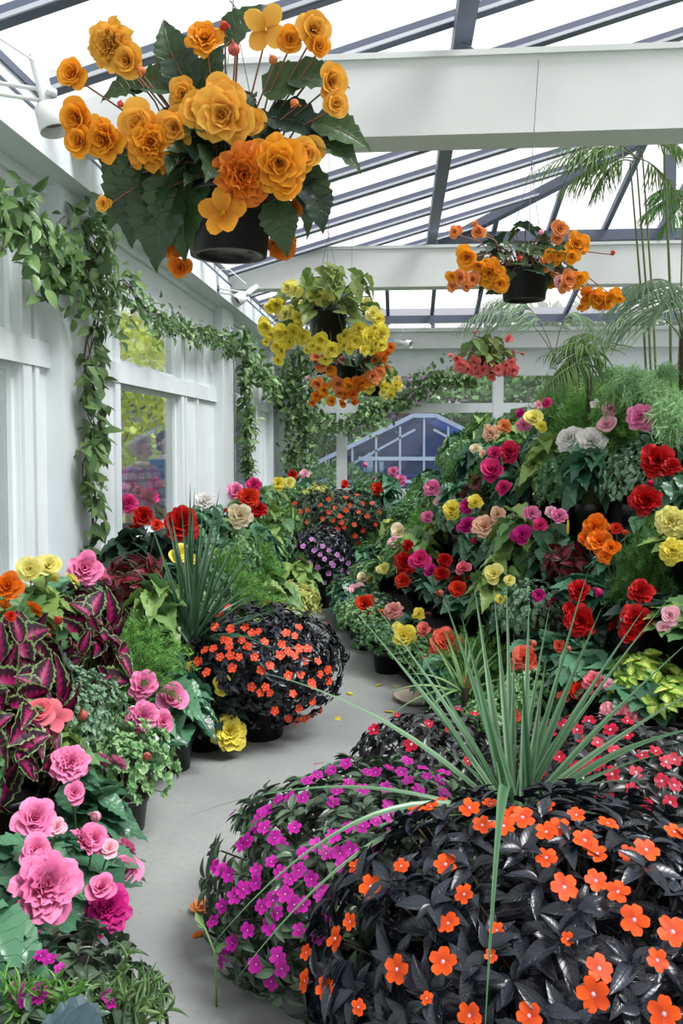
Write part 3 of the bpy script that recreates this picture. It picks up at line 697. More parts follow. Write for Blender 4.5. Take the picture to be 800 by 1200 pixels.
def person(loc, face, h, hair, shirt, label, bend=0.0, collar=True):
    root = empty('person', loc, label, 'person'); root.rotation_euler = (0, 0, face)
    k = h / 1.7; V = []; E = []; R = []
    def v(x, y, z, r, p=None):
        V.append((x * k, (y + bend * max(0, z - .95)) * k, z * k)); R.append(tuple(q * k for q in r) if isinstance(r, tuple) else r * k)
        if p is not None: E.append((p, len(V) - 1))
        return len(V) - 1
    a = v(0, 0, .93, (.15, .11)); b = v(0, 0, 1.12, (.13, .1), a); c = v(0, 0, 1.32, (.16, .11), b); d = v(0, .0, 1.43, (.09, .07), c); n_ = v(0, .02, 1.49, .052, d)
    hd = v(0, .035, 1.545, (.062, .07), n_); h2 = v(0, .035, 1.61, (.074, .09), hd); h3 = v(0, .025, 1.67, (.05, .06), h2)
    for s_ in (-1, 1):
        sh = v(s_ * .17, 0, 1.38, .06, c); el = v(s_ * .24, .02, 1.1, .043, sh); wr = v(s_ * .2, .22, 1.0, .027, el); pm = v(s_ * .19, .29, .99, (.036, .018), wr)
        for q in range(4):
            f1 = v(s_ * (.165 + .017 * q), .345 + .006 * (q % 3), .985, .009, pm); v(s_ * (.165 + .017 * q), .375 + .008 * (q % 3), .967, .008, f1)
        t1 = v(s_ * .155, .30, .985, .010, pm); v(s_ * .14, .33, .975, .009, t1)
        hp = v(s_ * .09, 0, .86, .088, a); kn = v(s_ * .1, .01, .48, .055, hp); an = v(s_ * .1, -.01, .09, .04, kn); v(s_ * .1, .13, .04, (.042, .03), an)
    skinmesh('body', V, E, R, M['skin'], root)
    bz = lambda y, z: (y + bend * max(0, z - .95)) * k
    # clothes
    V2 = []; E2 = []; R2 = []
    def w(x, y, z, r, p=None):
        V2.append((x * k, bz(y, z), z * k)); R2.append(tuple(q * k for q in r) if isinstance(r, tuple) else r * k)
        if p is not None: E2.append((p, len(V2) - 1))
        return len(V2) - 1
    a = w(0, 0, .86, (.19, .145)); b = w(0, 0, 1.1, (.165, .13), a); c = w(0, 0, 1.32, (.19, .13), b); d = w(0, 0, 1.43, (.1, .085), c)
    for s_ in (-1, 1): sh = w(s_ * .18, 0, 1.37, .078, c); el = w(s_ * .25, .02, 1.1, .06, sh); w(s_ * .205, .19, 1.01, .045, el)
    skinmesh('shirt', V2, E2, R2, M[shirt], root)
    V2.clear(); E2.clear(); R2.clear(); a = w(0, 0, .95, (.155, .12))
    for s_ in (-1, 1): hp = w(s_ * .095, 0, .84, .105, a); kn = w(s_ * .1, .01, .48, .075, hp); w(s_ * .1, -.01, .1, .06, kn)
    skinmesh('trousers', V2, E2, R2, M['trous'], root)
    hb = MB(); prof = [(.002, .128), (.05, .12), (.088, .085), (.103, .035), (.104, -.02), (.09, -.07), (.07, -.09)]
    hb.lathe([(r * k, z * k) for r, z in prof], 20, (0, bz(-.005, 1.6), 1.61 * k)); hm = hb.obj('hair', M[hair], root)
    for vv in hm.data.vertices:
        x, y, z = vv.co; zz = z / k - 1.61
        if y > bz(.05, 1.6) and zz < .055: vv.co.y = bz(.05, 1.6) - .02
        vv.co += Vector((math.sin(z * 160 + x * 90), math.cos(x * 170), math.sin(y * 150))) * .006
    hd_ = Vector((0, bz(.035, 1.6), 1.6 * k))
    for s_ in (-1, 1): e = MB(); e.lathe([(.001, -.01), (.011, 0), (.001, .01)], 8, (s_ * .03 * k, bz(.118, 1.6), 1.605 * k)); e.obj('eye', M['eyed'], root)
    e = MB(); e.lathe([(.001, -.03), (.014, -.022), (.011, .0), (.004, .03)], 8, (0, bz(.125, 1.6), 1.585 * k)); e.obj('nose', M['skin'], root)
    e = MB(); e.lathe([(.001, -.006), (.022, 0), (.001, .006)], 10, (0, bz(.11, 1.6), 1.545 * k)); e.obj('mouth', M['lip'], root)
    for s_ in (-1, 1): e = MB(); e.lathe([(.001, -.028), (.012, -.01), (.013, .015), (.001, .026)], 8, (s_ * .078 * k, bz(.03, 1.6), 1.595 * k)); e.obj('ear', M['skin'], root)
    if collar:
        e = MB(); e.lathe([(.058 * k, 0), (.085 * k, -.04 * k), (.088 * k, -.045 * k), (.062 * k, .008 * k)], 14, (0, bz(.015, 1.5), 1.475 * k)); e.obj('collar', M['collar'], root)
    return root
person((-2.60, 7.75, GZ), math.radians(-115), 1.73, 'hairg', 'plaid', 'person with curly grey hair in pink plaid shirt with white collar outside the left window', .05)
person((-2.66, 8.85, GZ), math.radians(-150), 1.78, 'haird', 'teal', 'dark-haired person in teal blue jacket standing behind the grey-haired one outside', .03)
person((-2.95, 10.1, GZ), math.radians(-100), 1.62, 'haird', 'tan', 'person in tan top, rightmost of the visitors outside the left window', .0)

# ------------------------------------------------------------------ staging under the plants
def staging(name, off, kmax, rise, side, label, D0, D1, base=0.0):
    mb = MB(); Ds = np.arange(D0, D1 + .01, .2)
    for k in range(1 if base == 0 else 0, kmax + 1):
        z = base + k * rise; s0 = k * .27 + (.02 if k == 0 else 0); 
        for i in range(len(Ds) - 1):
            d0, d1 = float(Ds[i]), float(Ds[i + 1]); s1 = (k + 1) * .27 if k < kmax else (s0 + 2.4 if side > 0 else 1.0)
            if side > 0: a0, a1 = ip(d0, ER) + s0, ip(d1, ER) + s0; b0, b1 = a0 + s1 - s0, a1 + s1 - s0; b0 = min(b0, 7); b1 = min(b1, 7)
            else: a0, a1 = ip(d0, EL) - s0, ip(d1, EL) - s0; b0, b1 = max(a0 - s1 + s0, -1.88), max(a1 - s1 + s0, -1.88)
            V = [(a0, d0, z), (b0, d0, z), (b1, d1, z), (a1, d1, z), (a0, d0, z - .05), (b0, d0, z - .05), (b1, d1, z - .05), (a1, d1, z - .05)]
            mb.add(V, [(0, 1, 2, 3), (4, 7, 6, 5), (0, 3, 7, 4), (1, 5, 6, 2), (0, 4, 5, 1), (3, 2, 6, 7)])
            mb.add([(a0, d0, 0), (a1, d1, 0), (a1, d1, z - .05), (a0, d0, z - .05)], [(0, 1, 2, 3)])
    return tag(mb.obj(name, M['wood'], smooth=False), label, 'plant staging')
staging('plant_staging', 0, 4, .30, 1, 'dark stepped staging under the flower bank right of the path', 2.6, 11.6, .02)
staging('plant_staging', 0, 2, .28, -1, 'dark stepped staging against the left wall under the flowers', 1.4, 11.6)
mb = MB(); mb.box((-.75, 10.6, 0), (-.18, 11.6, .35)); tag(mb.obj('plant_table', M['wood'], smooth=False), 'low dark plant table below the back windows at the end of the path', 'table')

# ------------------------------------------------------------------ plant builders
FOL = {}
for i in range(4): FOL['beg', i] = begonia_foliage(.24, .30, 44, .155, seed=i).mesh('begonia_foliage', [M['begleaf'], M['stem']])
for i in range(2): FOL['begl', i] = begonia_foliage(.24, .30, 30, .17, seed=i).mesh('begonia_foliage', [M['begleafl'], M['stem']])
for i in range(2): FOL['begd', i] = begonia_foliage(.24, .30, 34, .19, seed=i).mesh('begonia_foliage', [M['begleafd'], M['stem']])
for i in range(3): FOL['small', i] = small_foliage(.22, .26, 130, 9, .034).mesh('small_leaf_foliage', [M['small'], M['stem']])
for i in range(2): FOL['smalls', i] = small_foliage(.24, .24, 170, 9, .026).mesh('small_leaf_foliage', [M['smalls'], M['stem']])
for i in range(2): FOL['smalld', i] = small_foliage(.22, .26, 120, 9, .04).mesh('small_leaf_foliage', [M['smalld'], M['stem']])
for i in range(2): FOL['fern', i] = fern_foliage(.26, .32, 120, 40, .03).mesh('feathery_foliage', [M['fern'], M['stem']])
FOL['fernd', 0] = fern_foliage(.3, .34, 110, 40, .028).mesh('feathery_foliage', [M['fernd'], M['stem']])
FOL['fernl', 0] = fern_foliage(.34, .34, 70, 50, .04, .5).mesh('feathery_foliage', [M['fernl'], M['stem']])
FOL['varieg', 0] = small_foliage(.24, .26, 90, 8, .085, 'lance').mesh('variegated_foliage', [M['varieg'], M['stem']])
def coleusf(mat, n_=16, L=.12, r=.2, h=.26):
    mb = MB(); P_, N_ = ell((0, 0, h * .35), (r * .75, r * .75, h * .6), n_, -.1, .22); N_ = nrm(N_ + rng.normal(0, .3, N_.shape)); shoots(P_, N_, 6, L, LF['col'], mb, open_=.22, jit=.45, droop=.3)
    for p in P_: mb.tube([(0, 0, 0), p * .5 + np.array([0, 0, .02]), p], .004, 5, mi=1)
    return mb.mesh('coleus_foliage', [mat, M['rstem']])
FOL['coleus', 0] = coleusf(M['coleus']); FOL['coleus', 1] = coleusf(M['coleus'], 14, .14)
FOL['coleusd', 0] = coleusf(M['coleusd'], 12, .10, .16, .2); FOL['coleusy', 0] = coleusf(M['coleusy'], 24, .095, .22, .26); FOL['coleusy', 1] = coleusf(M['coleusy'], 20, .10, .22, .26)
NF = {}
for k, i in FOL: NF[k] = NF.get(k, 0) + 1
ROOTS = []
CATS = {'beg': ('potted_begonia', 'begonia'), 'begl': ('potted_begonia', 'begonia'), 'begd': ('potted_begonia', 'begonia'), 'small': ('potted_bedding_plant', 'plant'), 'smalls': ('potted_bedding_plant', 'plant'),
        'smalld': ('potted_bedding_plant', 'plant'), 'fern': ('feathery_fern', 'fern'), 'fernd': ('feathery_fern', 'fern'), 'fernl': ('feathery_fern', 'fern'), 'varieg': ('variegated_plant', 'plant'),
        'coleus': ('coleus_plant', 'coleus'), 'coleusd': ('coleus_plant', 'coleus'), 'coleusy': ('coleus_plant', 'coleus')}
def plant(kind, X, D, top, label, zb=None, group=None, sc=1.0, nm=None, pot=True, hmin=.62):
    """a potted plant standing on the staging at X, D with its foliage reaching height top"""
    p = Vector((X, D, 0)); zb = tier(p) if zb is None else zb
    n_, c_ = CATS[kind]; root = empty(nm or n_, (X, D, zb), label, c_, group)
    ph = .15 * sc if pot else 0
    hs_ = max((top - zb - ph) / .28, hmin)
    if hs_ > 1.35 and pot:
        ph = min(.32, ph + (hs_ - 1.3) * .28); hs_ = max((top - zb - ph) / .28, hmin)
    f = link('foliage', FOL[kind, random.randrange(NF[kind])], root, (0, 0, ph * .9)); f.scale = (sc, sc, hs_ if hs_ < 1.9 else 1.9); f.rotation_euler = (0, 0, random.uniform(0, 6.28))
    if pot: addpot(root, .10 * sc, ph)
    ROOTS.append(root); return root
def facing(p, up=.45, jit=.3, out=None):
    v = (EYE - Vector(p)).normalized(); v = v * .8 + Vector((0, 0, up)) + Vector([random.uniform(-jit, jit) for _ in range(3)])
    return v.normalized()
def stalks(root, pts, mat='stem', r=.003, base=(0, 0, .12)):
    mb = MB()
    for p in pts:
        q = np.array(p - root.location); b = np.array(base) + np.array([q[0] * .25, q[1] * .25, 0]); m_ = (b * .4 + q * .6) + np.array([0, 0, -.02 if q[2] > b[2] else .05]); mb.tube([b, m_, q - np.array([0, 0, .006])], r, 5)
    mb.obj('flower_stalks', M[mat], root)


# ------------------------------------------------------------------ the big impatiens mounds in front
def ray_ell(px, py, c, r):
    d = np.array(ray(px, py)); o = np.array(EYE) - np.array(c); r = np.array(r); D_, O_ = d / r, o / r
    A = D_ @ D_; B = D_ @ O_; q = B * B - A * (O_ @ O_ - 1)
    if q < 0:
        t = -B / A; p = np.array(EYE) + d * t; v_ = (p - np.array(c)) / r; p = np.array(c) + v_ / np.linalg.norm(v_) * r; return p, nrm((p - np.array(c)) / r)
    t = (-B - math.sqrt(q)) / A
    p = np.array(EYE) + d * t; return p, nrm((p - np.array(c)) / r)
def mound(name, c, r, leafm, n_, per, L, fl, fmat, fs, label, extra=0, potr=.2, lo=-.5, cat='impatiens', eyes=False, group=None, upf=.25):
    c = Vector(c); zp = 0.0 if c.z < 1.0 else 0
    tz = max(tier(c), 0) if (abs(c.x - 0) > 9 or c.y > 3.9) else 0.0
    root = empty(name, (c.x, c.y, tz), label, cat, group)
    lc = (0, 0, c.z - tz)
    imp_foliage(lc, r, n_, per, L, lo).obj('foliage', [M[leafm], M['bstem']], root)
    ph = max(.12, lc[2] - r[2] * .35); addpot(root, potr, min(ph, .45))
    for f in fl:
        px, py = f[0], f[1]; s_ = f[2] if len(f) > 2 else random.uniform(.85, 1.1)
        p, n_v = ray_ell(px, py, c, np.array(r) + L * .35)
        n2 = Vector(n_v) * .8 + (EYE - Vector(p)).normalized() * .45 + Vector((0, 0, upf)) + Vector([random.uniform(-.35, .35) for _ in range(3)])
        o = flower(root, 'imp', p, n2, fs * s_, fmat, 'flower')
        if eyes and s_ > .95: 
            e = MB(); e.lathe([(.001, .004), (.045, .012), (.03, .045), (.001, .05)], 6); q = link('flower_eye', EYEM, o, (0, 0, .0))
    P_, N_ = ell(c, np.array(r) + L * .35, extra, -.1, .02) if extra else ([], [])
    for p, n_v in zip(P_, N_):
        if (Vector(n_v).dot(EYE - Vector(p)) > 0): continue       # the side turned away from the path gets its blooms here
        flower(root, 'imp', p, Vector(n_v) + Vector((0, 0, .3)), fs * random.uniform(.85, 1.1), fmat, 'flower')
    ROOTS.append(root); return root
e = MB(); e.lathe([(.001, .004), (.045, .012), (.03, .045), (.001, .05)], 6); EYEM = e.mesh('flower_eye', M['eye'])
OR = [(434, 1039, 1.05), (393, 1100, 1.0), (339, 1150, .95), (465, 1136, 1.05), (519, 1127, 1.05), (381, 1158, .9), (345, 1115, .7), (410, 1080, .7), (661, 1040, 1.1), (743, 1078, 1.1), (695, 1165, 1.15), (757, 996, 1.05),
      (788, 1092, 1.15), (724, 1045, .95), (790, 975, .9), (778, 1188, 1.1), (702, 1135, 1.0), (712, 965, .9), (685, 985, 1.05), (655, 970, 1.0), (550, 947, 1.0), (575, 942, .8), (590, 968, 1.0), (565, 967, .9), (612, 958, 1.1),
      (640, 975, .95), (522, 1013, 1.0), (544, 1048, .8), (525, 1082, .9), (640, 1005, .9), (700, 1000, .8), (620, 1190, .9), (550, 1190, .9), (480, 940, .9), (505, 945, .8), (515, 935, .7), (640, 945, .8), (735, 1000, .7), (698, 1032, .9), (770, 1125, .8), (600, 955, .9), (415, 1015, .7), (470, 1015, .7), (575, 1120, .5), (665, 1100, .5), (582, 1090, .6), (675, 955, .8), (500, 1170, .5), (420, 1180, .6)]
mound('new_guinea_impatiens', (.42, 1.92, .30), (.62, .50, .38), 'impleaf', 300, 8, .092, OR, 'i_orange', .062, 'large dark-leaved impatiens with bright orange flowers filling the bottom right foreground', 22, .22, -.97, eyes=True)
MG = [(477, 892), (455, 900), (430, 905), (405, 895), (388, 903), (372, 908), (360, 915), (408, 918), (395, 926), (355, 935), (340, 935), (326, 938), (312, 950), (305, 955), (300, 968), (310, 970), (283, 990), (290, 985), (322, 982), (330, 990), (345, 970),
      (268, 1025), (260, 1020), (252, 1015), (285, 1042), (300, 1020), (318, 1010), (328, 1022), (334, 1048), (320, 1055), (340, 1030), (300, 1035), (307, 1062), (275, 1050), (260, 1062), (250, 1080), (272, 1105), (265, 1118), (257, 1128), (315, 1085), (325, 1120),
      (325, 1070), (345, 1060), (355, 1060), (375, 1050), (376, 1043), (380, 1080), (400, 1015), (398, 1000), (382, 1000), (408, 970), (425, 968), (410, 995), (440, 962), (455, 955), (460, 975), (455, 945), (425, 925), (440, 995), (420, 1030), (480, 960), (490, 925),
      (500, 910), (515, 915), (520, 930), (470, 905), (452, 923), (440, 905), (390, 940), (370, 990), (355, 1000), (350, 1020), (365, 1030), (390, 980), (330, 1135), (318, 1150), (300, 1130), (290, 1090), (350, 1090), (373, 1098), (495, 900), (520, 905), (478, 915), (500, 957), (422, 1003)]
mound('new_guinea_impatiens', (-.08, 2.52, .19), (.53, .55, .29), 'impleafg', 270, 8, .075, MG, 'i_magenta', .050, 'round magenta-flowered impatiens mound spreading onto the path, lower centre', 12, .16, -.8)
RD = [(655, 887), (717, 907), (757, 943), (713, 938), (665, 920), (675, 900), (700, 895), (688, 900), (640, 862), (645, 860), (715, 855), (735, 862), (752, 885), (775, 915), (790, 920), (745, 905), (780, 893), (683, 868), (690, 845), (676, 855), (660, 850), (625, 880), (632, 905), (690, 935), (650, 845), (668, 838), (720, 880), (740, 925), (768, 880), (790, 890), (700, 870), (735, 845), (785, 940)]
mound('new_guinea_impatiens', (.76, 2.85, .30), (.52, .42, .26), 'impleafr', 170, 8, .075, RD, 'i_red', .058, 'dark red impatiens with pale-centred flowers behind the orange one at right', 12, .17, -.5)
RD2 = [(438, 855, 1.1), (482, 872, 1.4), (502, 848, .8), (527, 855, .9), (540, 820, .9), (548, 892, .8), (465, 838, .6), (560, 830, .9), (515, 905, .7), (575, 860, .8), (590, 838, .9)]
mound('new_guinea_impatiens', (.16, 3.35, .17), (.36, .30, .25), 'impleafr', 80, 8, .075, RD2, 'i_red', .055, 'small bronze-leaved impatiens with few dark red flowers behind the magenta mound', 6, .12, -.4)
MS = [(270, 737), (287, 735), (303, 740), (262, 750), (268, 752), (283, 750), (310, 752), (335, 742), (350, 735), (345, 745), (232, 775), (222, 780), (213, 781), (242, 788), (250, 760), (268, 758), (290, 758), (298, 770), (272, 783), (306, 785), (328, 768), (337, 763), (350, 760), (372, 775), (360, 760), (385, 798), (375, 790),
      (365, 800), (338, 792), (352, 790), (316, 780), (295, 805), (305, 812), (311, 805), (322, 833), (338, 842), (348, 845), (365, 852), (373, 845), (382, 838), (366, 803), (316, 812), (258, 770), (240, 762), (330, 755), (357, 775), (384, 785), (252, 735), (280, 770), (258, 720), (255, 706), (265, 710), (295, 742), (345, 768), (343, 813), (270, 768), (366, 822), (350, 830)]
mound('new_guinea_impatiens', (-.76, 4.22, .39), (.45, .40, .30), 'impleaf', 230, 8, .068, MS, 'i_scarlet', .052, 'dark-leaved impatiens with scarlet-orange flowers hanging over the left path edge', 14, .15, -.95)
VL = [(345, 672), (355, 665), (362, 660), (372, 665), (380, 655), (390, 662), (400, 668), (408, 660), (360, 680), (369, 675), (358, 690), (352, 700), (385, 672), (395, 690), (402, 682), (350, 655), (368, 645), (378, 640), (345, 640), (385, 645), (395, 650), (388, 660), (408, 670), (406, 680), (340, 665), (365, 632), (355, 640), (375, 650), (350, 696), (380, 683), (370, 690), (400, 655)]
mound('new_guinea_impatiens', (-.78, 7.55, .50), (.33, .30, .26), 'impleaf', 110, 8, .065, VL, 'i_violet', .060, 'pale violet impatiens in a dark pot beside the far end of the path', 10, .14, -.5)
BR = [(345, 590), (352, 600), (360, 612), (370, 618), (378, 608), (385, 600), (392, 595), (400, 612), (405, 598), (415, 615), (425, 622), (420, 600), (390, 628), (398, 605), (410, 592), (375, 592), (385, 585), (430, 605), (440, 615), (412, 628), (425, 590), (395, 620), (380, 620), (403, 618), (435, 590), (445, 600), (405, 583), (360, 598), (418, 580), (390, 610), (416, 628), (388, 640), (420, 636)]
mound('new_guinea_impatiens', (-.84, 9.6, .62), (.68, .5, .36), 'impleafg', 240, 8, .08, BR, 'i_scarlet', .072, 'dark impatiens with red-orange flowers at the bend below the back windows', 16, .22, -.6)

# ------------------------------------------------------------------ spiky plants
def spiky(c, base, tips, label, mat='spike', w=.03, lift=.1, scr=1.0, nm='spiky_dracaena', cat='dracaena', fill=22, fl=.5):
    c = Vector(c); root = empty(nm, (base.x, base.y, c.z), label, cat); mb = MB()
    b0 = np.array(base - root.location)
    for t in tips:
        px, py, D = t[:3]; T = at(px, py, D); ww = t[3] if len(t) > 3 else 1; lf = t[4] if len(t) > 4 else lift
        strap(mb, b0 + rng.normal(0, .02, 3) * [1, 1, .3], np.array(T - root.location), w * ww, lf, 16, 0, rng.uniform(-.3, .3))
    for i in range(fill):
        a = i * 2.39996; el = rng.uniform(.25, 1.3); L = fl * rng.uniform(.75, 1.1)
        d = np.array([math.cos(a) * math.cos(el), math.sin(a) * math.cos(el), math.sin(el)])
        if d[1] < -.2 and el < .9: continue
        strap(mb, b0, b0 + d * L + [0, 0, -.12 * L * (1 - math.sin(el))], w * .85, .14, 12, 0)
    mb.obj('leaf_rosette', M[mat], root)
    t = MB(); t.tube([(0, 0, 0), b0 * .5, b0 + [0, 0, .03]], [.024, .02, .022], 8); t.obj('stem', M['bstem'], root)
    addpot(root, .11, .16); ROOTS.append(root); return root
spiky((0, 0, 0), at(604, 965, 2.42), [(412, 712, 2.55, 1.0), (432, 700, 2.6, .9), (455, 745, 2.5, .8), (555, 685, 2.6, 1.1), (516, 690, 2.6, 1.1), (578, 690, 2.5), (593, 680, 2.6), (602, 745, 2.5), (645, 705, 2.55, .7), (690, 665, 2.65, .7), (705, 712, 2.55, 1.1), (757, 710, 2.6, 1.1),
    (793, 690, 2.7, .6), (815, 745, 2.5, 1.0), (830, 800, 2.4, 1.0), (850, 850, 2.2, 1.3, .2), (758, 917, 2.1, .9, .2), (790, 880, 2.3, .7, .1), (770, 880, 2.2, .6), (305, 788, 2.3, 1.1, .16), (213, 960, 2.35, .8, .22), (240, 1118, 2.0, 1.1, .42), (275, 1150, 1.95, .9, .36), (300, 1060, 2.2, .7, .3), (567, 1225, 1.26, 1.3, .42),
    (610, 760, 2.3), (560, 800, 2.4), (620, 700, 2.5, 1.2), (540, 720, 2.5, 1.2), (500, 780, 2.4, .8), (800, 1005, 2.1, .6, .3), (480, 745, 2.7, .7), (665, 760, 2.4, 1.1), (640, 770, 2.4, 1.1)],
    'long-bladed spiky dracaena rising out of the orange impatiens in the centre foreground', 'spike', .023, .06, fill=3, fl=.45)
spiky((0, 0, 0), at(225, 752, 4.05), [(223, 565, 4.0, 1.2), (228, 572, 4.1), (188, 575, 4.1), (258, 572, 4.1, 1.2), (246, 600, 4.0), (172, 600, 4.1, .8), (298, 590, 4.2), (328, 603, 4.1), (305, 622, 4.0), (322, 680, 4.0), (335, 710, 3.9), (310, 745, 3.8, .8), (148, 655, 4.0, .7), (190, 650, 3.9), (180, 700, 3.9), (200, 600, 4.2, 1.1), (212, 590, 4.0), (238, 590, 4.1, 1.2), (270, 610, 4.1), (285, 640, 4.0), (265, 590, 4.2), (205, 640, 3.9), (310, 660, 4.1), (176, 730, 3.8, .8), (290, 700, 3.8), (215, 620, 3.9, 1.2), (232, 610, 3.9, 1.2), (330, 770, 3.6, .7, .2)],
    'upright spiky dracaena in the left-hand bed above the scarlet impatiens', 'spiked', .032, .03, fill=12, fl=.5)
spiky((0, 0, tierL(-.95, 7.9)), at(342, 655, 7.9), [(330, 578, 7.9), (345, 585, 7.8), (360, 585, 7.8), (375, 592, 7.7), (392, 600, 7.6), (318, 600, 7.8), (365, 620, 7.5), (385, 635, 7.5), (402, 640, 7.4), (340, 572, 8), (310, 620, 7.7)],
    'small green spiky plant at the left behind the violet impatiens', 'grass', .04, .1, fill=16, fl=.6)
spiky((0, 0, 0), at(466, 668, 8.0), [(418, 650, 7.6), (425, 638, 7.8), (432, 625, 8.0), (415, 665, 7.5), (440, 618, 8.2), (408, 690, 7.3), (422, 700, 7.1), (450, 615, 8.1), (400, 672, 7.4), (395, 655, 7.6)],
    'thin grassy spider plant arching over the far end of the path', 'grass', .018, .25, nm='spider_plant', cat='spider plant', fill=18, fl=.5)
spiky((0, 0, tierR(.35, 4.25)), at(545, 812, 4.2), [(455, 812, 4.0), (478, 790, 4.1), (500, 745, 4.3), (520, 735, 4.4), (546, 738, 4.4), (560, 745, 4.4), (470, 830, 3.9), (488, 850, 3.8), (590, 760, 4.3), (450, 845, 3.8), (575, 780, 4.2)],
    'narrow-leaved grassy plant at the foot of the right bank behind the dracaena', 'grass', .016, .2, nm='spider_plant', cat='spider plant', fill=14, fl=.35)

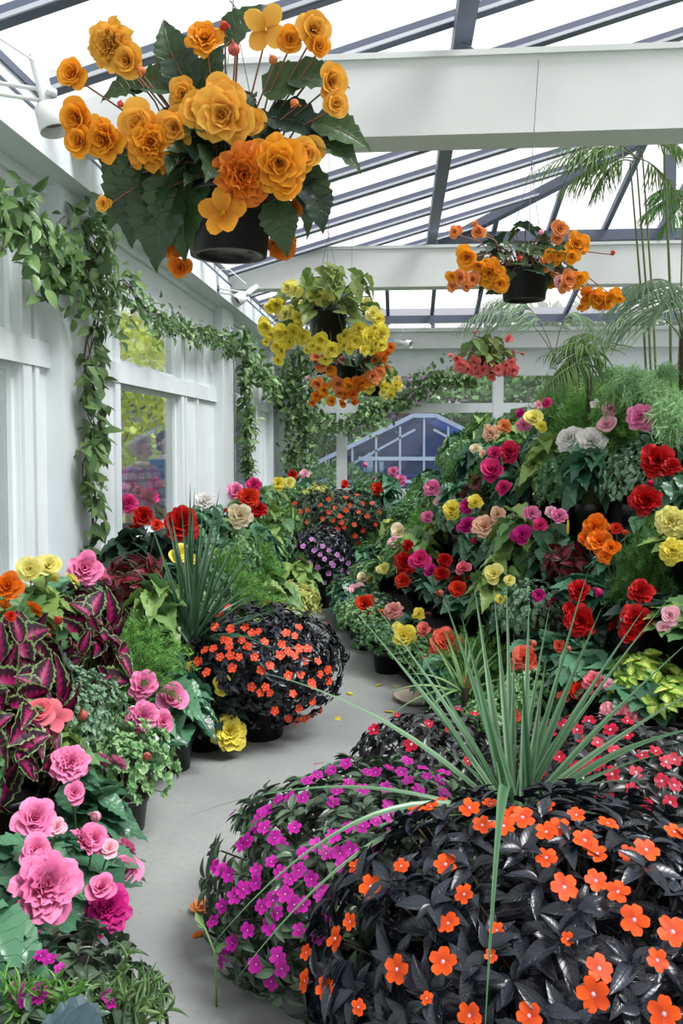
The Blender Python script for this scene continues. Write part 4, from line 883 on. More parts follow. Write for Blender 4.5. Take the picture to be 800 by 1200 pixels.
# ------------------------------------------------------------------ begonias, each with the blooms the photo shows
#   (kind, foliage, colour, [(px, py, size_px[, colour[, shape]])...], label)
BEG = [
 ('begl', [(678, 467, 27, 'white', 'ruffle'), (698, 474, 12, 'white', 'single')], 'white begonia highest on the right bank just under the ferns'),
 ('beg', [(668, 515, 30, 'white', 'ruffle'), (693, 518, 34, 'white', 'ruffle')], 'begonia with two large white double blooms side by side on the right bank'),
 ('beg', [(715, 480, 18, 'pinkpale'), (712, 498, 22, 'pinkpale', 'loose'), (703, 504, 15, 'pinkpale', 'loose')], 'pale pink begonia right of the topmost white one'),
 ('beg', [(752, 490, 31, 'pink')], 'begonia with a single wide mid-pink bloom below the feathery ferns'),
 ('beg', [(770, 541, 37, 'red', 'double'), (787, 547, 20, 'red', 'double')], 'deep red begonia near the right edge, upper of the two red ones'),
 ('beg', [(757, 587, 34, 'red', 'double'), (762, 566, 11, 'crimson', 'bud')], 'deep red begonia just below another red one near the right edge'),
 ('begl', [(787, 612, 34, 'lemon', 'ruffle'), (788, 646, 27, 'yellow', 'ruffle')], 'lemon yellow begonia with two ruffled blooms at the right edge'),
 ('beg', [(626, 491, 22, 'lemon', 'loose'), (635, 500, 14, 'yellow', 'loose')], 'yellow begonia at the upper left shoulder of the right bank'),
 ('beg', [(610, 485, 12, 'magenta'), (614, 498, 17, 'pink'), (640, 472, 12, 'hotpink'), (631, 475, 11, 'pinkpale')], 'pink begonia with small blooms at the top of the bank left of white'),
 ('begl', [(575, 508, 20, 'peach'), (591, 500, 17, 'apricot')], 'peach begonia standing against the back window mullion'),
 ('begl', [(557, 527, 14, 'cream', 'loose'), (566, 533, 10, 'peach', 'loose')], 'small cream begonia left of the peach one on the bank edge'),
 ('beg', [(597, 530, 25, 'crimson'), (580, 532, 18, 'hotpink'), (577, 552, 30, 'hotpink', 'loose'), (590, 572, 18, 'hotpink')], 'crimson-pink begonia cluster in the upper left part of the right bank'),
 ('beg', [(530, 598, 23, 'yellow'), (557, 589, 18, 'yellow')], 'yellow begonia left of the round magenta blooms on the right bank'),
 ('beg', [(548, 594, 19, 'magenta'), (548, 617, 23, 'magenta'), (555, 634, 11, 'hotpink', 'bud')], 'magenta begonia with round blooms between yellow and peach ones'),
 ('beg', [(568, 618, 29, 'peach'), (583, 603, 18, 'peach')], 'peach begonia touching the magenta blooms on the right bank'),
 ('beg', [(623, 602, 19, 'pink'), (645, 600, 13, 'pinkpale'), (655, 605, 18, 'pink'), (633, 616, 17, 'hotpink'), (611, 628, 25, 'magenta', 'loose')], 'begonia with a loose group of five purplish pink blooms above the red coleus'),
 ('beg', [(698, 617, 27, 'orange'), (702, 636, 28, 'orange'), (686, 632, 18, 'orange', 'loose'), (716, 643, 21, 'orange', 'loose'), (710, 652, 18, 'orange'), (722, 620, 14, 'scarlet', 'loose'), (732, 624, 9, 'coral', 'bud')], 'vivid orange begonia cluster in the middle of the right bank'),
 ('begl', [(507, 573, 21, 'pink'), (514, 588, 13, 'pinkpale', 'loose'), (501, 606, 15, 'pink')], 'pink begonia on the left crest of the bank in front of the greenhouse view'),
 ('begl', [(468, 624, 21, 'cream', 'loose'), (462, 636, 15, 'pinkpale', 'loose')], 'cream-and-pink begonia at the far end of the right bank'),
 ('beg', [(458, 614, 12, 'yellow')], 'begonia with one small round yellow bloom at the far tip of the right bank'),
 ('begd', [(475, 660, 26, 'red'), (478, 640, 14, 'red'), (472, 681, 18, 'scarlet')], 'dark red begonia above the pale blooms near the far path edge'),
 ('beg', [(492, 657, 25, 'hotpink', 'loose'), (505, 670, 18, 'magenta', 'loose')], 'hot pink begonia right of the dark red one near the path'),
 ('begd', [(520, 658, 18, 'red', 'loose'), (517, 673, 18, 'red'), (537, 691, 20, 'scarlet', 'loose')], 'dark red begonia half hidden behind leaves in the lower left of the bank'),
 ('beg', [(543, 667, 18, 'dusky', 'loose'), (516, 695, 12, 'salmon', 'bud')], 'dusky pink begonia with one small bloom beside the tall lemon one'),
 ('beg', [(579, 673, 23, 'lemon', 'loose'), (597, 680, 13, 'lemon', 'loose'), (588, 703, 15, 'yellow', 'loose')], 'lemon yellow begonia with upright bloom behind the dracaena tips'),
 ('begl', [(449, 667, 15, 'lemon', 'loose'), (424, 678, 14, 'cream', 'loose')], 'pale yellow begonia beside the path at the far left foot of the bank'),
 ('begl', [(418, 693, 20, 'pinkpale', 'loose')], 'palest pink begonia overhanging the path from the right bank'),
 ('beg', [(428, 710, 26, 'scarlet', 'loose'), (448, 718, 12, 'orange', 'bud')], 'orange-red begonia at the path edge below the palest pink one'),
 ('beg', [(461, 716, 22, 'rosewhite', 'ruffle')], 'red-and-white frilled begonia right of the orange-red one at the path edge'),
 ('begl', [(491, 720, 15, 'yellow'), (473, 746, 28, 'yellow', 'double'), (465, 735, 13, 'lemon', 'loose')], 'bright yellow begonia low on the right bank beside the path'),
 ('beg', [(497, 738, 18, 'salmon', 'loose')], 'salmon begonia between the yellow and the big coral blooms'),
 ('beg', [(523, 756, 40, 'coral', 'double'), (500, 773, 14, 'salmon', 'bud')], 'begonia with one very large coral bloom low on the bank'),
 ('beg', [(615, 774, 32, 'coral', 'double'), (625, 754, 11, 'salmon', 'bud')], 'coral begonia behind the centre of the dracaena fan'),
 ('beg', [(655, 757, 14, 'coral', 'loose'), (666, 760, 9, 'salmon', 'bud')], 'begonia with two small coral buds right of the round coral bloom'),
 ('beg', [(697, 801, 25, 'dusky', 'double'), (713, 803, 13, 'pinkpale', 'loose')], 'two-tone pink begonia above the frilly pink one at lower right'),
 ('beg', [(677, 811, 22, 'scarlet', 'loose'), (660, 817, 13, 'coral', 'loose')], 'orange-red begonia just left of the two-tone pink bloom'),
 ('begd', [(678, 693, 25, 'red', 'double'), (680, 728, 34, 'red', 'double'), (668, 715, 18, 'red', 'loose')], 'dark red begonia left of the large drooping leaf in the bank middle'),
 ('begd', [(751, 694, 27, 'red', 'double'), (746, 727, 34, 'red', 'double'), (737, 745, 22, 'red', 'loose')], 'dark red begonia right of the large drooping leaf in the bank middle'),
 ('beg', [(701, 694, 14, 'hotpink', 'bud'), (631, 698, 15, 'magenta', 'loose')], 'large-leaved begonia with a pink bud between the two dark red ones'),
 ('begl', [(786, 722, 22, 'pinkpale', 'loose'), (777, 736, 14, 'pinkpale', 'loose')], 'pale pink begonia at the right edge above the lime coleus'),
 ('beg', [(728, 843, 40, 'frilly', 'ruffle')], 'frilly pink-and-cream begonia low at right behind the dark red impatiens'),
 ('beg', [(603, 840, 17, 'coral', 'loose'), (548, 800, 14, 'scarlet', 'loose')], 'coral begonia glimpsed through the dracaena blades near their base'),
 # left side
 ('begl', [(8, 688, 32, 'orange', 'double'), (12, 722, 12, 'scarlet', 'loose')], 'orange begonia cut by the left edge of the picture'),
 ('begl', [(36, 668, 28, 'lemon', 'loose'), (56, 664, 28, 'lemon', 'loose')], 'pale yellow begonia against the left wall below the first window'),
 ('beg', [(98, 667, 38, 'pink', 'double'), (118, 672, 14, 'dusky', 'loose')], 'begonia with a big rose-pink bloom behind the purple coleus'),
 ('begd', [(68, 727, 15, 'coral', 'bud'), (57, 745, 9, 'salmon', 'bud')], 'begonia with a round coral bud in front of the pale yellow one'),
 ('begl', [(46, 835, 30, 'dusky', 'loose'), (62, 842, 36, 'dusky', 'single'), (97, 838, 16, 'salmon', 'bud')], 'dusty pink single begonia at the left above the foreground pink one'),
 ('beg', [(167, 803, 32, 'pink', 'double'), (200, 818, 34, 'pink', 'loose'), (167, 840, 32, 'pink', 'ruffle'), (190, 846, 24, 'pink', 'loose')], 'begonia with four rose-pink blooms beside the path at left'),
 ('begd', [(258, 803, 23, 'yellow', 'loose'), (268, 858, 38, 'yellow', 'ruffle')], 'yellow begonia with dark leaves at the left path edge'),
 ('beg', [(82, 895, 38, 'pink', 'ruffle'), (86, 930, 24, 'pink', 'loose'), (172, 886, 13, 'salmon', 'bud')], 'begonia with a frilly pink bloom standing up behind the foreground one'),
 ('beg', [(40, 960, 40, 'pink', 'double'), (66, 970, 20, 'pinkpale', 'loose'), (42, 998, 32, 'pink', 'loose'), (52, 1040, 64, 'pink', 'ruffle')], 'foreground begonia with the largest ruffled pink bloom, lower left'),
 ('beg', [(108, 986, 34, 'pink', 'loose'), (128, 995, 20, 'pinkpale', 'loose'), (112, 957, 17, 'pinkpale', 'bud'), (143, 1025, 38, 'pink', 'loose'), (125, 1066, 46, 'magenta', 'ruffle'), (118, 1042, 30, 'pink', 'loose')], 'foreground begonia with pink blooms leaning over the path, right of the largest bloom'),
 ('begd', [(168, 606, 24, 'red', 'double'), (183, 616, 14, 'scarlet', 'loose')], 'dark red begonia below the left window'),
 ('begd', [(212, 614, 42, 'red', 'double')], 'begonia with one large blood-red bloom behind the left dracaena'),
 ('beg', [(210, 650, 24, 'yellow', 'loose'), (222, 655, 16, 'yellow', 'loose')], 'yellow begonia behind the left dracaena blades'),
 ('begl', [(240, 588, 25, 'white', 'ruffle')], 'cream-white begonia at the wall behind the left dracaena'),
 ('begl', [(281, 605, 29, 'cream', 'double')], 'large cream begonia at the left in front of the second pillar'),
 ('beg', [(276, 576, 20, 'pink'), (297, 569, 18, 'hotpink'), (262, 566, 10, 'salmon', 'loose')], 'pink begonia against the second pillar on the left'),
 ('beg', [(291, 584, 25, 'scarlet'), (302, 598, 20, 'red')], 'orange-red begonia right of the large cream bloom'),
 ('begl', [(325, 567, 17, 'yellow', 'loose'), (338, 567, 16, 'lemon', 'loose')], 'yellow begonia below the corner pillar'),
 ('beg', [(342, 557, 12, 'red'), (357, 556, 12, 'pinkpale')], 'small red-and-pink begonia at the foot of the corner pillar'),
 ('begd', [(443, 573, 16, 'scarlet'), (404, 568, 11, 'scarlet', 'loose')], 'orange-red begonia on the back row below the old greenhouse view'),
 ('beg', [(461, 553, 13, 'pink'), (470, 563, 15, 'pink', 'loose'), (428, 545, 9, 'pink', 'bud')], 'pink begonia on the back row in front of the greenhouse window'),
 ('beg', [(175, 582, 20, 'hotpink', 'ruffle'), (150, 590, 20, 'hotpink', 'ruffle'), (163, 577, 16, 'pink', 'ruffle')], 'hot pink begonia on the sill side of the left window behind the dark red one'),
]
for fol, fl, label in BEG:
    pts = []
    for f in fl:
        p = hit(f[0], f[1]); sz = f[2] / F * (p - EYE).length; pts.append((p, sz, f[3], f[4] if len(f) > 4 else 'double'))
    m_ = sum((q[0] for q in pts), Vector()) / len(pts)
    s_ = 1 if sR(m_.x, m_.y) > sL(m_.x, m_.y) else -1
    X = m_.x + s_ * .13; D = m_.y + .12
    if s_ < 0: X = max(X, -1.62)
    if m_.y > 10.3: X, D = m_.x, 11.1
    D = min(D, 11.35)
    if sR(X, D) < .03 and sL(X, D) < .03 and D < 10.5: X = ip(D, ER) + .1 if s_ > 0 else ip(D, EL) - .1
    top = m_.z - .05; avg = np.mean([q[1] for q in pts])
    root = plant(fol, X, D, top, label, sc=.95 if D < 9 else 1.1, hmin=.5)
    for p, sz, colr, sh in pts:
        out = Vector((-s_ * .55, -.35, .35)); v = facing(p, .3, .22) + out * .35
        flower(root, sh, p, v, sz * (1.12 if sh != 'bud' else 1.0), 'p_' + colr, 'flower' if sh != 'bud' else 'flower_bud')
    stalks(root, [q[0] for q in pts])
    for j in range(2):                                            # a bloom or two on the side turned to the wall
        a = random.uniform(.3, 2.8); p = Vector((X + math.cos(a) * .18, D + abs(math.sin(a)) * .16, top - .04)); flower(root, 'double', p, Vector((math.cos(a), math.sin(a), .8)), .09, 'p_' + fl[0][3], 'flower')

# ------------------------------------------------------------------ foliage plants seen on their own
FOLP = [
 ('coleus', 96, 700, .95, 1.15, 'purple coleus with pale green leaf edges in front of the big rose-pink begonia'),
 ('coleus', 110, 745, .9, 1.0, 'purple coleus, the lower one beside the feathery green fern'),
 ('coleus', 10, 735, .9, 1.0, 'purple coleus at the left edge below the orange begonia'),
 ('coleus', 28, 790, .9, 1.0, 'purple coleus over the silvery small-leaved plant at left'),
 ('coleus', 15, 830, .9, .9, 'purple coleus lowest at the left edge beside the dusty pink begonia'),
 ('coleusd', 163, 645, .9, 1.2, 'dark maroon coleus left of the upright dracaena'),
 ('coleusd', 651, 632, .85, 1.0, 'dark red coleus with a yellow flower spike below the purplish pink begonia'),
 ('coleusd', 552, 552, .85, 1.1, 'dark maroon coleus on the left crest of the right bank'),
 ('coleusy', 755, 775, .95, 1.05, 'lime-yellow coleus at right below the dark red begonias'),
 ('coleusy', 785, 812, .95, 1.0, 'lime-yellow coleus at the right edge, lower than the other lime ones'),
 ('coleusy', 745, 805, .9, .9, 'lime-yellow coleus right of the two-tone pink begonia'),
 ('coleusy', 738, 870, .8, .8, 'lime-yellow coleus glimpsed over the dark red impatiens'),
 ('fern', 166, 742, 1.0, 1.15, 'rounded feathery green fern between purple coleus and left dracaena'),
 ('fernd', 150, 780, .9, 1.0, 'feathery dark green fern below the rounded one at left'),
 ('fern', 268, 655, 1.0, 1.3, 'feathery light green fern behind the left dracaena'),
 ('fern', 305, 640, 1.0, 1.2, 'feathery light green fern right of the large cream begonia'),
 ('fern', 300, 690, 1.0, 1.2, 'feathery green fern left of the yellow-variegated plant'),
 ('varieg', 345, 690, 1.0, 1.1, 'yellow-variegated narrow-leaved plant beside the violet impatiens'),
 ('varieg', 318, 712, .9, 1.0, 'yellow-variegated narrow-leaved plant above the scarlet impatiens'),
 ('varieg', 370, 570, .9, 1.4, 'bronze-yellow variegated bush on the back row right of the corner pillar'),
 ('smalls', 85, 790, 1.0, 1.0, 'silvery small-leaved creeping plant between purple coleus and dusty pink begonia'),
 ('smalls', 60, 800, .95, .95, 'silvery small-leaved creeping plant, left of the other silvery one'),
 ('small', 475, 775, .95, 1.0, 'small-leaved green filler at the foot of the right bank beside the bright yellow begonia'),
 ('small', 445, 735, .95, 1.0, 'small-leaved green filler hanging over the path below the red-and-white begonia'),
 ('small', 505, 810, .95, .95, 'small-leaved green filler lowest at the path edge behind the bronze-leaved impatiens'),
 ('fernd', 750, 630, .8, .8, 'dark feathery tuft left of the lemon begonia at right'),
 ('fernd', 560, 545, .5, .6, 'feathery tuft at the left crest of the right bank'),
 ('small', 490, 575, .9, 1.1, 'small-leaved green plant at the far crest of the right bank'),
 ('smalld', 480, 590, .9, 1.2, 'dark small-leaved plant on the back row right of the pink begonia'),
 ('smalld', 425, 560, .9, 1.3, 'dark leafy plant on the back row left of the orange-red begonia'),
 ('fern', 492, 600, .8, 1.0, 'feathery light green tuft at the end of the back row'),
]
for k, px, py, hz_, sc, label in FOLP:
    p = hit(px, py); s_ = 1 if sR(p.x, p.y) > sL(p.x, p.y) else -1; X = p.x + s_ * .08; D = min(p.y + .12, 11.35)
    if s_ < 0: X = max(X, -1.60)
    top = p.z + .04
    root = plant(k, X, D, top, label, sc=sc)
    if k == 'coleusd' and px == 651:
        sp = MB(); sp.lathe([(.002, 0), (.008, .01), (.006, .07), (.001, .09)], 8); q = sp.obj('flower_spike', M['yeye'], root, (0, -.05, top - root.location.z - .02))

# filler plants everywhere else on the banks
def nearest_label(X, D):
    best = None; bd = 9
    for r in ROOTS:
        if r.get('filler'): continue
        d = math.hypot(r.location.x - X, r.location.y - D)
        if d < bd: bd = d; best = r
    return best, bd
def words(lab):
    w = lab.split(' '); 
    for st in ('with', 'at', 'on', 'in', 'beside', 'below', 'behind', 'between', 'left', 'right', 'right,', 'against', 'near', 'standing', 'over', 'overhanging', 'cut', 'glimpsed', 'touching', 'above', 'just', 'hanging', 'filling', 'rising', 'highest', 'cluster', 'half'):
        if st in w[1:]: w = w[:max(1, w.index(st, 1))]
    return ' '.join(w)
SEEN = {}
FB = {'small': 'small-leaved green filler', 'smalls': 'silvery small-leaved filler', 'smalld': 'dark small-leaved filler', 'beg': 'flowerless large-leaved begonia', 'fernd': 'feathery dark green tuft', 'begl': 'flowerless light-leaved begonia'}
def rel(r, X, D):
    dx, dy = X - r.location.x, D - r.location.y
    return ('right of' if dx > 0 else 'left of') if abs(dx) > abs(dy) else ('behind' if dy > 0 else 'in front of')
def filler(X, D, zt, kinds, tf=None):
    r, d = nearest_label(X, D)
    if d < .17: return
    k = random.choice(kinds); lab = f"{FB[k]} {rel(r, X, D)} the {words(r['label'])}"
    lab = ' '.join(lab.split(' ')[:16]); g = None
    side = 'right bank' if X > ip(D, ER) - .1 else 'left bed'
    root = plant(k, X, D, zt, lab, group=None, sc=random.uniform(.85, 1.05)); root['filler'] = 1
    SEEN.setdefault(lab, []).append(root)
    f = tf or random.choice(['white', 'white', 'blue', None])
    if k in ('small', 'smalld') and f:
        P_, N_ = ell((0, 0, root.location.z + .15 + .1), (.22, .22, (zt - root.location.z) * .7), 9, .0, .05)
        for i in range(9):
            wp = Vector((X + P_[i][0], D + P_[i][1], min(zt + .02, root.location.z + (zt - root.location.z) * (.45 + .6 * max(0, N_[i][2]))))); flower(root, 'tiny', wp, Vector(N_[i]) + Vector((0, -.4, .4)), .022, 'p_' + f, 'tiny_flower')
random.seed(21)
D = 2.75
while D < 11.5:
    if D > 3.7 and D < 11: filler(ip(D, ER) - .03, D, .36, ['small', 'smalld', 'beg'])
    s_ = .14
    while s_ < 1.75:
        X = ip(D, ER) + s_ + random.uniform(-.05, .05); dd = D + random.uniform(-.06, .06)
        if X < .40 * D + .5 and dd < 11.4 and not (X < .95 and dd < 3.4): filler(X, dd, zR(X, dd) - .02, ['small', 'small', 'small', 'smalls', 'smalld', 'beg', 'beg', 'fernd', 'begl'])
        s_ += .29
    D += .30 if D < 7 else .5
D = 1.5
while D < 11.4:
    s_ = .12
    while s_ < .9:
        X = ip(D, EL) - s_ + random.uniform(-.04, .04); dd = D + random.uniform(-.06, .06)
        if X > -1.62 and X > -.53 * D - .3: filler(X, dd, zL(X, dd) - .04, ['beg', 'beg', 'begl', 'small', 'smalld'] if D > 2.6 else ['beg', 'beg', 'smalld'])
        s_ += .28
    D += .32 if D < 7 else .5
for x in (-.66, -.3): filler(x, 11.2, 1.08, ['smalld', 'beg'])
for lab, rs in SEEN.items():
    rs.sort(key=lambda r: r.location.y)
    wd = None if len(rs) == 1 else ['nearer', 'farther'] if len(rs) == 2 else ['nearest', 'middle', 'farthest'] if len(rs) == 3 else ['nearest'] + [q + ' nearest' for q in ('second', 'third', 'fourth', 'fifth', 'sixth', 'seventh')][:len(rs) - 2] + ['farthest']
    for i, r in enumerate(rs):
        if wd: w0 = lab.split(' ')[:12]; r['label'] = ' '.join(w0) + ', ' + wd[i] + ' one'
        r['group'] = 'filler plants among the begonias'
        del r['filler']

# ------------------------------------------------------------------ hanging baskets
def basket(pxc, ytop, ybot, D, wpx, leaf, fr, fh, nleaf, lsize, fl, label, leafm, hook, hookD, mats=('rstem',), droop_leaves=None, seed=1, lc=0.0, cat='hanging basket'):
    top = at(pxc, ytop, D); bot = at(pxc, ybot, D); r = wpx / 2 / F * D
    root = empty('hanging_basket', bot, label, cat, None); h = (top - bot).length
    mb = MB(); b = r * .84
    mb.lathe([(.001, .012), (b * .78, .012), (b * .80, .0), (b, .0), (b + (r - b) * .85, h * .86), (r, h * .86), (r * 1.04, h * .87), (r * 1.04, h), (r * .98, h), (r * .96, h * .9), (.001, h * .88)], 40)
    pot = mb.obj('pot', M['pot'], root)
    dh = MB(); 
    for i in range(5): a = i * 2 * PI / 5; dh.lathe([(.001, -.002), (r * .07, -.002), (r * .075, .0)], 10, (math.cos(a) * r * .5, math.sin(a) * r * .5, .011))
    dh.obj('drain_holes', M['soil'], pot)
    s_ = MB(); s_.lathe([(.001, h * .93), (r * .96, h * .9)], 20); s_.obj('soil', M['soil'], root)
    if hookD: hk = at(hook[0], hook[1], hookD) - bot
    else:
        kb = round((bot.y + 2.9) / .62); yb = -2.9 + .62 * kb; hx_ = bot.x + .02; hk = Vector((hx_, yb, zroof(hx_) - .03)) - bot
    for i in range(3):
        a = i * 2 * PI / 3 + .5; w = MB(); w.tube([(math.cos(a) * r, math.sin(a) * r, h), tuple(hk * .5 + Vector((0, 0, h * .4)))], .0014, 4); w.obj('hanger_wire', M['wire'], root)
    w = MB(); w.tube([tuple(hk * .5 + Vector((0, 0, h * .4))), tuple(hk)], .002, 5); w.obj('suspension_wire', M['wire'], root)
    hh = MB(); hp = hk * .5 + Vector((0, 0, h * .4)); hh.tube([hp + Vector((.0, 0, -.02)), hp + Vector((.012, 0, 0)), hp + Vector((0, 0, .02)), hp + Vector((-.01, 0, .03))], .0025, 5); hh.obj('hook', M['wire'], root)
    # foliage
    fo = MB(); P_, N_ = ell((lc, 0, h * .95), (fr, fr * .85, fh), nleaf, -.12 if D < 3 else -.32, .25)
    out = nrm(N_ * np.array([1, 1, .25]) + rng.normal(0, .3, (nleaf, 3)) + np.array([0, 0, -.45])); nn = nrm(N_ * .6 + np.array([0, -.15, .7]) + rng.normal(0, .3, (nleaf, 3))); sc = lsize * rng.uniform(.6, 1.15, nleaf)
    fo.inst(LF['beg'], frames(out, nn, sc), P_ - out * sc[:, None] * .4)
    for p in P_: b0 = np.array([p[0] * .25, p[1] * .25, h]); fo.tube([b0, (b0 + p) / 2 + np.array([0, 0, .04]), p], .003 * (fr / .25), 4, mi=1)
    if droop_leaves:
        for px, py, L, dx, dy in droop_leaves:
            p = at(px, py, D - .12) - bot; d = nrm(np.array([[dx, random.uniform(-.3, -.05), dy]])); n2 = np.array([[.1, -1, .45]]) + rng.normal(0, .2, (1, 3))
            fo.inst(LF['beg'], frames(d, n2, L), np.array([p]) - d * L * .3); b0 = np.array([p[0] * .3, p[1] * .3, h]); fo.tube([b0, (b0 + np.array(p)) / 2 + [0, 0, .05], p], .0035, 5, mi=1)
    fo.obj('foliage', [M[leafm], M[mats[0]]], root)
    pts = []
    for f in fl:
        px, py, s_, colr, sh = f[:5]; dd = f[5] if len(f) > 5 else -.16 * (r / .14)
        p = at(px, py, D + dd); pts.append(p); rad = (p - top); rad.z *= .4
        v = facing(p, -.05, .25) * .9 + rad.normalized() * .45
        if len(f) > 6: v = Vector(f[6])
        if D > 3 and sh != 'bud' and s_ > 10:                          # each cluster carries a second smaller bloom
            flower(root, 'loose', p + Vector((random.uniform(-.5, .5), random.uniform(-.2, .2), random.uniform(-.8, .3))) * (s_ / F * D), v + Vector((random.uniform(-.3, .3), 0, -.2)), s_ / F * D * .8, 'p_' + colr, 'flower')
        flower(root, sh, p, v, s_ / F * D * ((1.05 if D < 3 else 1.18) if sh != 'bud' else .9), 'p_' + colr, 'flower' if sh != 'bud' else 'flower_bud')
    mb = MB()
    for p in pts:
        q = np.array(p - bot); b0 = np.array([q[0] * .3, q[1] * .3, h]); m_ = (b0 + q) / 2 + np.array([0, 0, .05 * (r / .14)]); mb.tube([b0, m_, q + [0, .02, -.005]], .003, 5)
    mb.obj('flower_stalks', M[mats[0]], root)
    n_ = max(3, len(fl) // 4)
    for i in range(n_):                                            # blooms on the far side
        a = PI * (.15 + .7 * i / n_); p = top + Vector((math.cos(a) * fr * 1.0, math.sin(a) * fr, random.uniform(-.05, .1))); flower(root, fl[0][4], p, Vector((math.cos(a), math.sin(a), .2)), fl[0][2] / F * D, 'p_' + fl[0][3], 'flower')
    return root
random.seed(5); rng = np.random.default_rng(5)
HERO = [(88, 88, 38, 'gold', 'loose'), (132, 54, 56, 'goldy', 'ruffle'), (150, 72, 40, 'goldy', 'loose'), (240, 48, 42, 'gold', 'double'), (274, 58, 22, 'salmon', 'bud'), (311, 34, 50, 'goldy', 'single'), (340, 46, 30, 'gold', 'loose'), (366, 36, 42, 'goldy', 'loose'), (372, 55, 28, 'gold', 'loose'), (385, 96, 44, 'goldy', 'loose'), (392, 122, 30, 'goldy', 'loose'),
 (93, 140, 44, 'gold', 'loose'), (95, 166, 38, 'gold', 'loose'), (125, 163, 50, 'gold', 'double'), (165, 145, 50, 'goldy', 'loose'), (178, 168, 62, 'gold', 'ruffle'), (206, 150, 48, 'goldy', 'loose'), (216, 110, 36, 'goldy', 'double'), (258, 118, 56, 'goldy', 'loose', -.2), (262, 136, 66, 'goldy', 'double', -.24), (235, 130, 46, 'goldy', 'loose', -.2), (292, 142, 36, 'goldy', 'loose'),
 (285, 206, 64, 'amber', 'ruffle', -.22), (308, 188, 44, 'gold', 'loose', -.2), (326, 192, 62, 'gold', 'double', -.22), (335, 215, 36, 'gold', 'loose', -.2), (358, 182, 46, 'goldy', 'loose'), (262, 250, 52, 'gold', 'single', -.2, (0, -1, .05)), (200, 280, 46, 'amber', 'ruffle', .1), (212, 313, 30, 'amber', 'loose', .1), (330, 288, 36, 'amber', 'ruffle', .1), (343, 243, 26, 'amber', 'loose', .05), (122, 238, 20, 'goldy', 'loose'),
 (165, 83, 17, 'apricot', 'bud'), (345, 121, 16, 'apricot', 'bud'), (141, 122, 12, 'coral', 'bud'), (262, 30, 16, 'coral', 'bud'), (320, 70, 16, 'apricot', 'bud')]
DL = [(250, 190, .17, .1, -1), (170, 215, .20, -.5, -1), (215, 235, .24, -.1, -1), (190, 255, .22, -.25, -1), (150, 225, .17, -.6, -1), (160, 245, .16, -.3, -1), (140, 190, .14, -.5, -.8), (330, 260, .14, .2, -1), (365, 220, .15, .35, -1), (372, 235, .13, .3, -1), (385, 165, .18, .9, -.5), (395, 150, .16, 1, -.35), (300, 150, .17, .6, -.3), (210, 80, .16, -.3, .9), (200, 60, .14, -.2, .9), (240, 90, .15, .3, .5), (345, 140, .18, .8, -.2), (335, 95, .16, .7, .3), (280, 30, .14, .6, .7), (180, 100, .15, -.8, .2), (150, 105, .13, -.9, -.1), (365, 90, .16, .9, 0), (200, 200, .2, -.2, -1), (345, 200, .17, .5, -.9)]
basket(268, 225, 300, 2.6, 106, 'beg', .31, .30, 120, .13, HERO, 'large hanging basket of golden orange double begonias, nearest the camera at upper left', 'baskleaf', (272, -60), 0, droop_leaves=DL)
YL = [(345, 340, 22, 'lemon', 'loose'), (367, 345, 16, 'lemon', 'single'), (381, 349, 20, 'lemon', 'double'), (325, 357, 20, 'yellow', 'double'), (336, 368, 20, 'lemon', 'loose'), (312, 382, 20, 'yellow', 'loose'), (330, 390, 22, 'yellow', 'loose'), (345, 388, 20, 'yellow', 'loose'), (330, 410, 18, 'yellow', 'loose'), (354, 393, 20, 'yellow', 'double'), (340, 400, 14, 'yellow', 'loose'), (376, 398, 18, 'yellow', 'loose'), (366, 405, 14, 'yellow', 'loose'), (388, 409, 22, 'yellow', 'loose'),
 (403, 392, 18, 'yellow', 'loose'), (420, 386, 22, 'yellow', 'double'), (416, 400, 18, 'yellow', 'loose'), (436, 368, 18, 'lemon', 'loose'), (442, 374, 14, 'yellow', 'loose'), (432, 395, 20, 'yellow', 'loose'), (446, 391, 20, 'yellow', 'double'), (440, 403, 16, 'yellow', 'loose'), (397, 338, 10, 'lemon', 'bud'), (318, 392, 14, 'yellow', 'loose'), (350, 372, 16, 'yellow', 'loose')]
basket(384, 362, 405, 5.9, 46, 'beg', .38, .34, 64, .15, YL, 'hanging basket of yellow begonias just right of the largest basket', 'baskleafl', (404, 284), 0, ('stem',))
OB = [(372, 418, 14, 'apricot', 'loose'), (379, 428, 16, 'apricot', 'loose'), (388, 434, 15, 'gold', 'loose'), (373, 449, 16, 'apricot', 'loose'), (381, 458, 18, 'gold', 'loose'), (396, 450, 18, 'apricot', 'double'), (409, 452, 18, 'gold', 'loose'), (420, 450, 18, 'amber', 'double'), (404, 461, 14, 'amber', 'loose'), (436, 441, 20, 'apricot', 'double'), (428, 448, 16, 'gold', 'loose'), (446, 411, 14, 'amber', 'loose'), (457, 407, 11, 'amber', 'loose'), (449, 420, 10, 'amber', 'loose'), (360, 443, 9, 'pinkpale', 'bud'), (371, 464, 12, 'amber', 'loose'), (413, 462, 12, 'amber', 'loose'), (427, 417, 8, 'cream', 'bud'), (399, 420, 8, 'salmon', 'bud'), (404, 425, 8, 'salmon', 'bud')]
basket(410, 428, 452, 7.6, 38, 'beg', .38, .26, 50, .15, OB, 'hanging basket of apricot-orange begonias partly hidden below the yellow basket', 'baskleaf', (420, 300), 0)
Y2 = [(447, 446, 10, 'lemon', 'loose'), (452, 455, 12, 'yellow', 'loose'), (464, 452, 13, 'yellow', 'double'), (449, 461, 12, 'lemon', 'loose'), (433, 456, 12, 'yellow', 'loose'), (412, 460, 10, 'lemon', 'loose'), (465, 444, 9, 'lemon', 'loose'), (458, 462, 10, 'yellow', 'loose'), (450, 438, 9, 'lemon', 'loose'), (438, 430, 9, 'cream', 'loose')]
